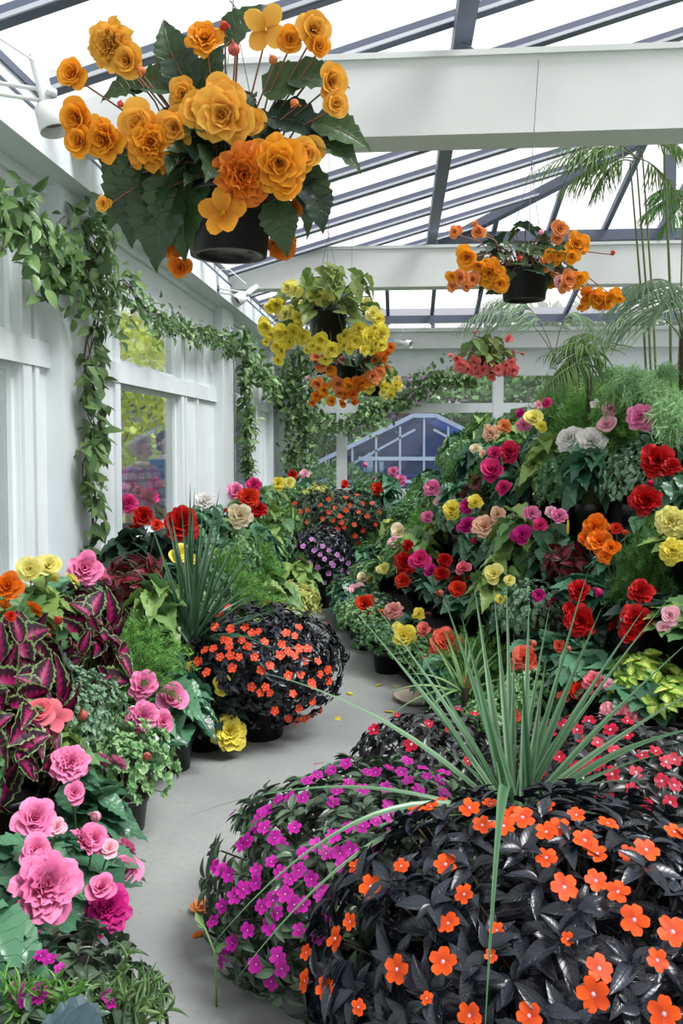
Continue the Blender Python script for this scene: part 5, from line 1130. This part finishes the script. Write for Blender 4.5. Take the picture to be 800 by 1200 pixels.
basket(438, 446, 464, 9.4, 26, 'beg', .30, .24, 40, .14, Y2, 'small far hanging basket of pale yellow begonias behind the apricot-orange basket', 'baskleafl', (446, 330), 0, ('stem',))
RB = [(675, 287, 26, 'gold', 'double'), (645, 303, 20, 'gold', 'loose'), (640, 310, 16, 'apricot', 'loose'), (573, 320, 30, 'gold', 'ruffle'), (548, 301, 26, 'gold', 'loose'), (540, 325, 20, 'apricot', 'loose'), (533, 272, 14, 'apricot', 'loose'), (530, 324, 14, 'gold', 'loose'), (556, 262, 12, 'apricot', 'bud'), (562, 271, 16, 'apricot', 'loose'), (554, 328, 16, 'apricot', 'loose'), (609, 303, 11, 'coral', 'bud'), (655, 268, 20, 'apricot', 'loose'), (634, 272, 10, 'pinkpale', 'bud'), (665, 328, 22, 'apricot', 'loose'), (678, 326, 18, 'gold', 'loose'), (688, 346, 20, 'amber', 'loose', -.02), (684, 353, 18, 'gold', 'loose', -.02), (699, 350, 22, 'gold', 'double', -.02), (712, 351, 20, 'gold', 'loose', -.02), (720, 346, 16, 'gold', 'loose', -.02), (705, 356, 14, 'amber', 'loose', -.02), (718, 296, 8, 'coral', 'bud'), (655, 330, 14, 'pinkpale', 'loose')]
basket(614, 316, 352, 4.0, 56, 'beg', .24, .22, 54, .105, RB, 'hanging basket of orange begonias at upper right in front of the far tie beam', 'baskleaf', (631, 70), 4.2)
PB = [(540, 428, 16, 'pinkbasket', 'double'), (548, 432, 13, 'pinkbasket', 'loose'), (556, 424, 14, 'pinkbasket', 'double'), (566, 433, 15, 'pinkbasket', 'loose'), (573, 427, 12, 'pinkbasket', 'loose'), (583, 433, 14, 'pinkbasket', 'loose'), (592, 428, 14, 'pinkbasket', 'loose'), (600, 434, 15, 'pinkbasket', 'double'), (598, 424, 12, 'pinkbasket', 'loose'), (595, 397, 10, 'pinkbasket', 'loose'), (528, 416, 8, 'salmon', 'bud'), (612, 414, 7, 'salmon', 'bud'), (556, 389, 6, 'salmon', 'bud'), (536, 420, 10, 'pinkbasket', 'loose'), (560, 438, 10, 'pinkbasket', 'loose')]
basket(570, 421, 440, 8.6, 30, 'beg', .30, .26, 50, .13, PB, 'small far hanging basket of salmon pink begonias before the back windows', 'baskleafl', (577, 330), 0)

# ------------------------------------------------------------------ climbing vines
def vine(path, label, dens, L, spread, mat='vine', X=None, D=None, nm='climbing_vine', r=.006):
    """path of pixels on the wall plane (X given) or the back wall (D given)"""
    pts = [np.array(atX(a, b, X)) if X is not None else np.array(at(a, b, D)) for a, b in path]
    o = min(pts, key=lambda p: p[2]); root = empty(nm, Vector((o[0], o[1], min(o[2], 1.0))), label, 'vine'); o = np.array(root.location)
    P_ = []; w = MB()
    for i in range(len(pts) - 1):
        n_ = max(2, int(np.linalg.norm(pts[i + 1] - pts[i]) / .05)); 
        for k in range(n_): P_.append(pts[i] + (pts[i + 1] - pts[i]) * k / n_)
    P_ = np.array(P_); 
    for q in range(3):
        J = P_ + np.stack([np.abs(np.interp(np.arange(len(P_)), np.arange(0, len(P_) + 8, 4), rng.normal(0, .03, len(np.arange(0, len(P_) + 8, 4))))), np.interp(np.arange(len(P_)), np.arange(0, len(P_) + 8, 4), rng.normal(0, .05, len(np.arange(0, len(P_) + 8, 4)))), np.interp(np.arange(len(P_)), np.arange(0, len(P_) + 8, 4), rng.normal(0, .04, len(np.arange(0, len(P_) + 8, 4))))], -1)
        w.tube(J - o, r * (1 - .25 * q), 5)
    n_ = int(len(P_) * dens); idx = rng.integers(0, len(P_), n_); sp = spread if np.isscalar(spread) else np.interp(idx, np.linspace(0, len(P_), len(spread)), spread)[:, None]
    A = P_[idx] + rng.normal(0, 1, (n_, 3)) * np.array([.35, 1, .9] if X is not None else [1, .3, .8]) * sp; 
    if X is not None: A[:, 0] = np.maximum(A[:, 0], X - .01) + np.abs(rng.normal(0, .03, n_))
    side = np.array([.7, -.25, 0]) if X is not None else np.array([0, -.8, 0])
    d = nrm(rng.normal(0, .6, (n_, 3)) + side * .5 + np.array([0, 0, -.55])); nn = nrm(rng.normal(0, .45, (n_, 3)) + side + np.array([0, 0, .7]))
    f = MB(); f.inst(LF['oval'], frames(d, nn, L * rng.uniform(.55, 1.2, n_)), A - o); f.obj('foliage', M[mat], root)
    # a few loose looping tendrils
    for k in range(6):
        i = rng.integers(0, len(P_)); a = P_[i] - o; s2 = rng.choice([-1, 1]); w.tube([a, a + [.05, s2 * .10, .04], a + [.07, s2 * .2, -.06], a + [.05, s2 * .22, -.2]], .0022, 4)
    w.obj('stem', M['bstem'], root); return root
vine([(-20, 235), (10, 250), (45, 300), (85, 320), (105, 300), (100, 270)], 'leafy climbing vine swag across the top of the nearest white pillar', 15, .11, [.08, .10, .11, .14, .12], X=-1.86)
vine([(95, 262), (115, 300), (120, 350), (105, 400), (100, 440), (108, 500), (100, 550), (110, 600), (105, 650), (100, 690)], 'climbing vine running down the nearest white pillar', 7, .11, [.08, .17, .15, .10, .07, .055, .05, .06, .07], X=-1.86)
vine([(130, 330), (150, 340), (175, 375), (200, 380), (225, 388), (255, 398), (280, 408)], 'vine garland strung above the left window between two pillars', 7, .08, [.1, .08, .06, .05, .06, .07], X=-1.90)
vine([(282, 392), (288, 420), (284, 450), (290, 490), (284, 520), (290, 556)], 'climbing vine hanging down the second white pillar', 10, .11, [.09, .1, .08, .08, .06], X=-1.84)
vine([(288, 410), (305, 440), (325, 460), (345, 440)], 'vine garland between the second pillar and the corner pillar', 9, .11, [.10, .12, .12], X=-1.86)
vine([(348, 415), (352, 440), (345, 465), (352, 500), (346, 530), (350, 560)], 'climbing vine covering the corner pillar beside the back windows', 16, .12, [.14, .17, .14, .12, .09], D=11.78)
vine([(425, 478), (470, 470), (505, 440), (530, 442), (560, 448)], 'vine hanging in front of the upper back window above the old greenhouse', 16, .10, [.06, .1, .12, .07], D=11.82)
vine([(368, 492), (400, 498), (440, 492)], 'short leafy vine hanging under the back window crossbar at left', 10, .09, [.10, .12], D=11.85)

# ------------------------------------------------------------------ ferns and palms crowning the right bank
def crown(px, py, D, label, kind, sc, hs_=1.0, zb=None):
    p = at(px, py, D); k = {'fern': 'fern', 'fernl': 'fernl', 'fernd': 'fernd'}[kind]
    return plant(k, p.x, p.y, p.z, label, zb=1.22, sc=sc)
crown(700, 425, 5.6, 'feathery fern highest on the bank, left of the others', 'fern', 1.4)
crown(755, 400, 5.9, 'tall feathery fern behind the pale weeping fern', 'fern', 1.5)
crown(790, 385, 6.3, 'tall feathery fern at the right edge behind the palm stems', 'fern', 1.5)
crown(668, 440, 6.0, 'feathery dark fern behind the topmost white begonia', 'fernd', 1.3)
crown(735, 450, 5.0, 'feathery green fern directly above the wide mid-pink begonia', 'fern', 1.15)
def weeping(px, py, D, tips, label, mat='fernl'):
    b = at(px, py, D); b.z -= .25; root = empty('weeping_fern', (b.x, b.y, 1.22), label, 'fern'); mb = MB(); b0 = np.array([0, 0, b.z - 1.22])
    for t in tips:
        T = np.array(at(*t)) - np.array(root.location); ctl = (b0 + T) / 2 + [0, 0, .34]; tt = np.linspace(0, 1, 60)[:, None]; ax = (1 - tt) ** 2 * b0 + 2 * tt * (1 - tt) * ctl + tt * tt * T; tg = nrm(np.gradient(ax, axis=0))
        mb.tube(ax[::8], .0025, 4, mi=1); A = ax[18:]; m = len(A)
        for q in range(12):
            dd = nrm(rng.normal(0, .8, (m, 3)) + tg[18:] * .4 + [0, 0, -.9]); mb.inst(LF['needle'], frames(dd, rng.normal(0, 1, (m, 3)), .055 * rng.uniform(.5, 1.2, m)), A + rng.normal(0, .022, (m, 3)))
    mb.obj('foliage', [M[mat], M['stem']], root); addpot(root, .12, .18); return root
weeping(755, 455, 5.2, [(712, 465, 4.9), (720, 450, 4.8), (735, 470, 4.7), (790, 440, 4.9), (760, 465, 4.6), (705, 445, 5.2), (775, 470, 4.7), (745, 450, 4.8)], 'pale green weeping fern arching over the top of the right bank')
weeping(815, 470, 4.6, [(765, 490, 4.4), (775, 510, 4.3), (785, 520, 4.3), (800, 500, 4.2), (780, 480, 4.5)], 'pale weeping fern cut off by the right edge of the picture')
def palm(base, fr, label, mat, canes=0, zb=1.22, L=.3, wid=1., n_=34, cw=.010, pb=.18):
    root = empty('potted_palm', (base.x, base.y, zb), label, 'palm'); f = MB(); st = MB(); o = np.array(root.location)
    for B, Cc, T in fr:
        frond(f, np.array(at(*B)) - o, np.array(at(*Cc)) - o, np.array(at(*T)) - o, n_, L, .9, .55, wid)
    f.obj('fronds', [M[mat], M['stem']], root)
    if canes:
        for B, T in canes:
            b = np.array(at(*B)) - o; t = np.array(at(*T)) - o; b[2] = .1; st.tube([b, (b + t) / 2 + [.02, 0, 0], t], [cw, cw * .9, cw * .6], 6)
        st.obj('canes', M['stem'], root)
    else: st.tube([(0, 0, 0), (0, 0, max(.1, np.array(at(*fr[0][0]))[2] - zb))], .02, 7); st.obj('stem', M['bstem'], root)
    addpot(root, .13, pb); return root
p = at(770, 430, 6.6)
palm(p, [((745, 185, 6.6), (700, 150, 6.4), (605, 215, 6.2)), ((745, 185, 6.6), (720, 150, 6.5), (640, 178, 6.3)), ((742, 190, 6.6), (715, 175, 6.5), (690, 240, 6.4)), ((746, 180, 6.6), (770, 130, 6.5), (810, 190, 6.3)), ((745, 185, 6.6), (775, 190, 6.4), (800, 240, 6.3)), ((745, 185, 6.6), (700, 180, 6.4), (650, 230, 6.3))],
     'tall slender palm reaching to the tie beam at right', 'palm', canes=[((770, 430, 6.6), (745, 185, 6.6)), ((765, 430, 6.6), (738, 190, 6.65)), ((775, 430, 6.6), (752, 175, 6.6))], L=.30, wid=.55)
p = at(790, 430, 7.0)
palm(p, [((800, 235, 7.0), (790, 205, 6.9), (755, 235, 6.8)), ((800, 235, 7.0), (780, 225, 6.8), (745, 260, 6.8)), ((800, 235, 7.0), (800, 240, 6.7), (770, 275, 6.7)), ((800, 235, 7), (815, 200, 7), (850, 240, 7))], 'second slender palm with a dark tuft of leaves at the right edge', 'fernd', canes=[((790, 430, 7.0), (800, 235, 7.0))], L=.26, wid=.6)
p = at(690, 460, 5.4)
palm(p, [((705, 440, 5.5), (690, 385, 5.3), (640, 450, 5.1)), ((705, 440, 5.5), (700, 375, 5.2), (630, 420, 5.2)), ((710, 440, 5.5), (710, 370, 5.4), (660, 400, 5.3)), ((705, 440, 5.5), (680, 400, 5.0), (625, 470, 4.9))], 'arching palm at the upper left of the ferns', 'palm', L=.26, wid=.7)
p = at(800, 400, 4.9)
palm(p, [((800, 400, 5.0), (780, 290, 4.8), (700, 360, 4.6)), ((800, 400, 5.0), (800, 290, 4.7), (735, 345, 4.5)), ((800, 400, 5.0), (815, 300, 4.6), (770, 370, 4.4)), ((800, 400, 5), (760, 330, 5.1), (690, 400, 5.0)), ((800, 400, 5), (850, 300, 4.9), (860, 400, 4.8))], 'pale green palm with thin drooping leaflets at the right edge', 'palmp', L=.34, wid=.5)
p = at(560, 420, 10.6)
palm(Vector((1.9, 9.2, 0)), [((650, 420, 9.2), (600, 320, 9.0), (530, 390, 8.9)), ((650, 420, 9.2), (620, 320, 9.2), (560, 360, 9.1)), ((650, 420, 9.2), (660, 330, 9.2), (700, 390, 9.0))], 'distant pale palm frond behind the orange basket at right', 'palmp', L=.5, wid=.5)
p = at(780, 120, 5.3)
palm(Vector((1.95, 5.5, 0)), [((775, 100, 5.5), (720, 40, 5.4), (650, 80, 5.3)), ((775, 100, 5.5), (740, 45, 5.4), (700, 60, 5.2)), ((775, 100, 5.5), (800, 30, 5.4), (840, 60, 5.4)), ((775, 100, 5.5), (700, 60, 5.4), (640, 110, 5.6))], 'tallest palm whose leaf tips show above the nearest tie beam', 'palm', canes=[((790, 400, 5.6), (775, 100, 5.5))], L=.34, wid=.9)

# ------------------------------------------------------------------ spot lamps
def lamp(pos, target, label, sc=1.0, bracket=None):
    root = empty('spot_lamp', pos, label, 'lamp'); q = (Vector(target) - Vector(pos)).to_track_quat('Z', 'Y').to_matrix()
    m3 = [[q[i][j] for j in range(3)] for i in range(3)]
    a = MB(); a.lathe([(.001, -.16), (.024, -.16), (.026, -.155), (.027, .03), (.04, .05), (.001, .051)], 20, M3=m3); b_ = a.obj('lamp_stem', M['lampw'], root)
    a = MB(); a.lathe([(.045, .04), (.056, .05), (.058, .14), (.054, .142), (.05, .06), (.03, .05)], 26, M3=m3); a.obj('lamp_shade', M['lampw'], root)
    a = MB(); a.lathe([(.001, .07), (.03, .075), (.05, .10)], 20, M3=m3); a.obj('reflector', M['lampin'], root)
    if bracket is not None:
        bb = Vector(bracket) - Vector(pos); a = MB(); 
        for dz in (-.02, .02): a.tube([(0, 0, dz), tuple(bb * .5 + Vector((0, 0, dz))), tuple(bb + Vector((0, 0, dz)))], .008, 8)
        a.lathe([(.001, -.012), (.02, -.012), (.02, .012), (.001, .012)], 12, tuple(Vector((.03, -.02, 0)))); a.obj('bracket_arm', M['lampw'], root)
        a = MB(); a.box(tuple(bb + Vector((-.02, -.04, -.05))), tuple(bb + Vector((.0, .04, .05)))); a.obj('wall_plate', M['lampw'], root)
        a = MB(); a.tube([tuple(bb + Vector((0, -.02, .03))), tuple(bb + Vector((.02, -.1, .18))), tuple(bb * .5 + Vector((0, -.08, .2))), tuple(Vector((0, 0, .1)))], .004, 6); a.obj('cable', M['lampw'], root)
    return root
lp = at(54, 112, 2.95); lamp(lp, lp + Vector((.14, -.02, -.5)), 'white cylindrical spot lamp on a bracket at the top of the left wall', 1, (XE + .0, lp.y - .05, lp.z + .06))
lp = at(288, 345, 7.6); lamp(lp, lp + Vector((-.3, -.3, -.3)), 'small white spot lamp on the cornice behind the largest basket', 1, (XE + .0, lp.y + .1, lp.z + .06))
lp = at(473, 402, 11.72); lamp(lp, lp + Vector((.4, -.3, -.12)), 'white spot lamp on the cornice of the back wall', 1, (lp.x - .05, 11.78, lp.z + .02))

# ------------------------------------------------------------------ foreground bits
random.seed(9); rng = np.random.default_rng(9)
p = at(60, 1165, 1.72)
r1 = mound('new_guinea_impatiens', (-.80, 1.78, .22), (.22, .25, .14), 'impleafg', 34, 8, .07, [(38, 1092, 1), (48, 1120, .9), (58, 1125, .9), (20, 1160, 1), (45, 1165, 1.2), (60, 1162, 1), (125, 1165, .8), (130, 1175, .8), (28, 1172, .8), (15, 1158, .8), (70, 1135, .7)], 'i_magenta', .045, 'small magenta impatiens at the bottom left corner', 3, .1, -.4)
def grassy(pos, px, label, n_, mat='fern', L=.06):
    root = empty('grassy_tuft', pos, label, 'plant'); mb = MB()
    for (a, b, D) in px:
        T = np.array(at(a, b, D)) - np.array(pos); b0 = rng.normal(0, .03, 3) * [1, 1, 0]; t = np.linspace(0, 1, 14)[:, None]; ax = b0 + (T - b0) * t + np.array([0, 0, .06]) * np.sin(t * PI); tg = nrm(np.gradient(ax, axis=0)); mb.tube(ax, .0018, 4, mi=1)
        for q in range(3):
            m = 10; dd = nrm(rng.normal(0, .6, (m, 3)) + tg[4:] * .9); mb.inst(LF['lance'], frames(dd, rng.normal(0, 1, (m, 3)), L * rng.uniform(.6, 1.1, m)) * np.array([.35, 1, 1]), ax[4:])
    mb.obj('foliage', [M[mat], M['stem']], root); addpot(root, .07, .1); return root
g0 = at(125, 1240, 1.75); grassy((g0.x, g0.y, 0), [(150, 1120, 1.75), (165, 1140, 1.75), (180, 1150, 1.75), (190, 1165, 1.75), (140, 1140, 1.75), (120, 1155, 1.7), (170, 1170, 1.7), (195, 1185, 1.7), (150, 1165, 1.7), (100, 1160, 1.7), (110, 1175, 1.7), (130, 1170, 1.7)], 'thin light green tuft in the bottom left corner at the path edge', 10, 'grass', .05)
g0 = at(30, 1230, 1.7); grassy((g0.x - .02, g0.y, 0), [(a, b, 1.66) for a, b in [(5, 1150), (20, 1160), (35, 1150), (50, 1160), (65, 1150), (78, 1165), (90, 1158), (15, 1180), (40, 1175), (70, 1180), (30, 1190), (55, 1190), (0, 1190), (85, 1185)]], 'bright green needle-leaved tuft at the very bottom left', 10, 'fern', .05)
g0 = at(260, 1160, 2.15)
root = empty('grass_seedling', (g0.x, g0.y, 0), 'single thin green stem curling up at the path edge beside the magenta mound', 'plant'); mb = MB()
pp = [np.array(at(a, b, 2.15)) - np.array(root.location) for a, b in [(254, 1200), (253, 1150), (251, 1115), (240, 1088), (228, 1077)]]; pp = [np.array([pp[0][0], 0, .0])] + pp; mb.tube(pp, [.004, .004, .0035, .003, .003, .0015], 6); mb.obj('stem', M['grass'], root)
for dd, q in (((1, 0, .7), pp[3]), ((-.8, .2, .9), pp[4])): b_ = MB(); b_.inst(LF['lance'], frames(np.array([dd]), np.array([[0, -1, .35]]), .05), np.array([q])); b_.obj('leaf', M['grass'], root)
# bluish broad leaf at the bottom edge
g0 = at(95, 1200, 1.5); root = empty('broad_leaved_plant', (g0.x, g0.y, 0), 'low plant with one bluish broad leaf cut by the bottom edge at left', 'plant')
mb = MB(); d = nrm(np.array([[.9, -.3, .1], [-.7, -.3, .2], [.3, -.8, .0]])); mb.inst(LF['beg'], frames(d, np.array([[0, -.1, 1.]] * 3), .13), np.array([[-.04, 0, g0.z - .01], [.01, .02, g0.z - .03], [0, 0, g0.z - .05]])); 
for q in ([-.04, 0, g0.z - .01], [.01, .02, g0.z - .03]): mb.tube([(0, 0, 0), q], .004, 5, mi=1)
M['blueleaf'] = leafmat('bluish_leaf', (56, 80, 88), (66, 92, 98), .4, .3, (110, 136, 140)); mb.obj('foliage', [M['blueleaf'], M['stem']], root)
# fallen blooms and petals
def fallen(px, py, sz, colr, sh, label, cat='flower', group=None, nm='fallen_bloom'):
    d = ray(px, py); t = (.012 - 1.6) / d.z; p = EYE + d * t
    o = link(nm, FM[sh, 0]); o.location = (p.x, p.y, .012 if sh != 'leaf' else .004); o.scale = (sz, sz, sz * .5); o.rotation_euler = (random.uniform(-.2, .2), random.uniform(-.2, .2), random.uniform(0, 6)); o.material_slots[0].link = 'OBJECT'; o.material_slots[0].material = M['p_' + colr]; return tag(o, label, cat, group)
lm = MB(); lm.inst(LF['oval'], np.eye(3)[None], np.zeros((1, 3))); LM = lm.mesh('fallen_petal', M['p_yellow']); FM['leaf', 0] = LM
fallen(236, 1063, .085, 'apricot', 'loose', 'fallen apricot bloom lying on the path beside the magenta mound')
fallen(240, 1090, .05, 'orange', 'leaf', 'small orange petal on the path below the fallen bloom', 'petal', nm='fallen_petal')
for px, py, l in [(412, 813, 'left of the others'), (450, 832, 'closest to the bronze-leaved plant'), (395, 838, 'nearest the scarlet impatiens'), (460, 802, 'beside the right bank foot'), (440, 803, 'in the middle of the path')]:
    fallen(px, py, .07, 'yellow', 'leaf', 'fallen yellow petal on the concrete path, ' + l, 'petal', nm='fallen_petal')


# groups of repeats
GR = {'potted_begonia': 'tuberous begonias on the %s', 'coleus_plant': 'coleus plants on the %s', 'feathery_fern': 'feathery ferns on the %s', 'new_guinea_impatiens': 'impatiens mounds', 'hanging_basket': 'hanging begonia baskets',
      'climbing_vine': 'climbing vines on the walls', 'potted_palm': 'palms at the right', 'person': 'visitors outside the left window', 'tree': 'trees outside', 'bush': 'bushes outside the back windows', 'spot_lamp': 'white spot lamps',
      'variegated_plant': 'yellow-variegated plants', 'spiky_dracaena': 'spiky plants', 'spider_plant': 'grassy spider plants', 'weeping_fern': 'pale weeping ferns', 'plant_staging': 'plant staging', 'fallen_petal': 'petals fallen on the path', 'grassy_tuft': 'green tufts in the bottom left corner'}
for o in list(C.objects):
    if o.parent is None and o.get('label') and not o.get('group'):
        k = o.name.split('.')[0]
        if k in GR: o['group'] = GR[k] % ('right bank' if o.location.x > ip(o.location.y, ER) - .1 else 'left side') if '%s' in GR[k] else GR[k]


p = at(482, 824, 4.85)
mb = MB(); mb.lathe([(.001, .006), (.10, .006), (.13, .03), (.138, .032), (.135, .024), (.11, 0), (.001, 0)], 32)
o = mb.obj('plant_saucer', plain('pale_saucer', (206, 196, 176), .6, .05, 6), None, (p.x + .03, p.y, .001)); tag(o, 'pale round saucer on the floor peeking out at the foot of the right bank', 'saucer')
mb = MB(); c0 = at(541, 50, 4.5); c1 = at(600, 74, 4.3); mb.tube([tuple(c0), tuple((c0 + c1) / 2 - Vector((0, 0, .02))), tuple(c1)], .005, 6)
o = mb.obj('electric_cable', M['bar']); tag(o, 'thin dark cable running from the roof purlin down to the nearest tie beam', 'cable')
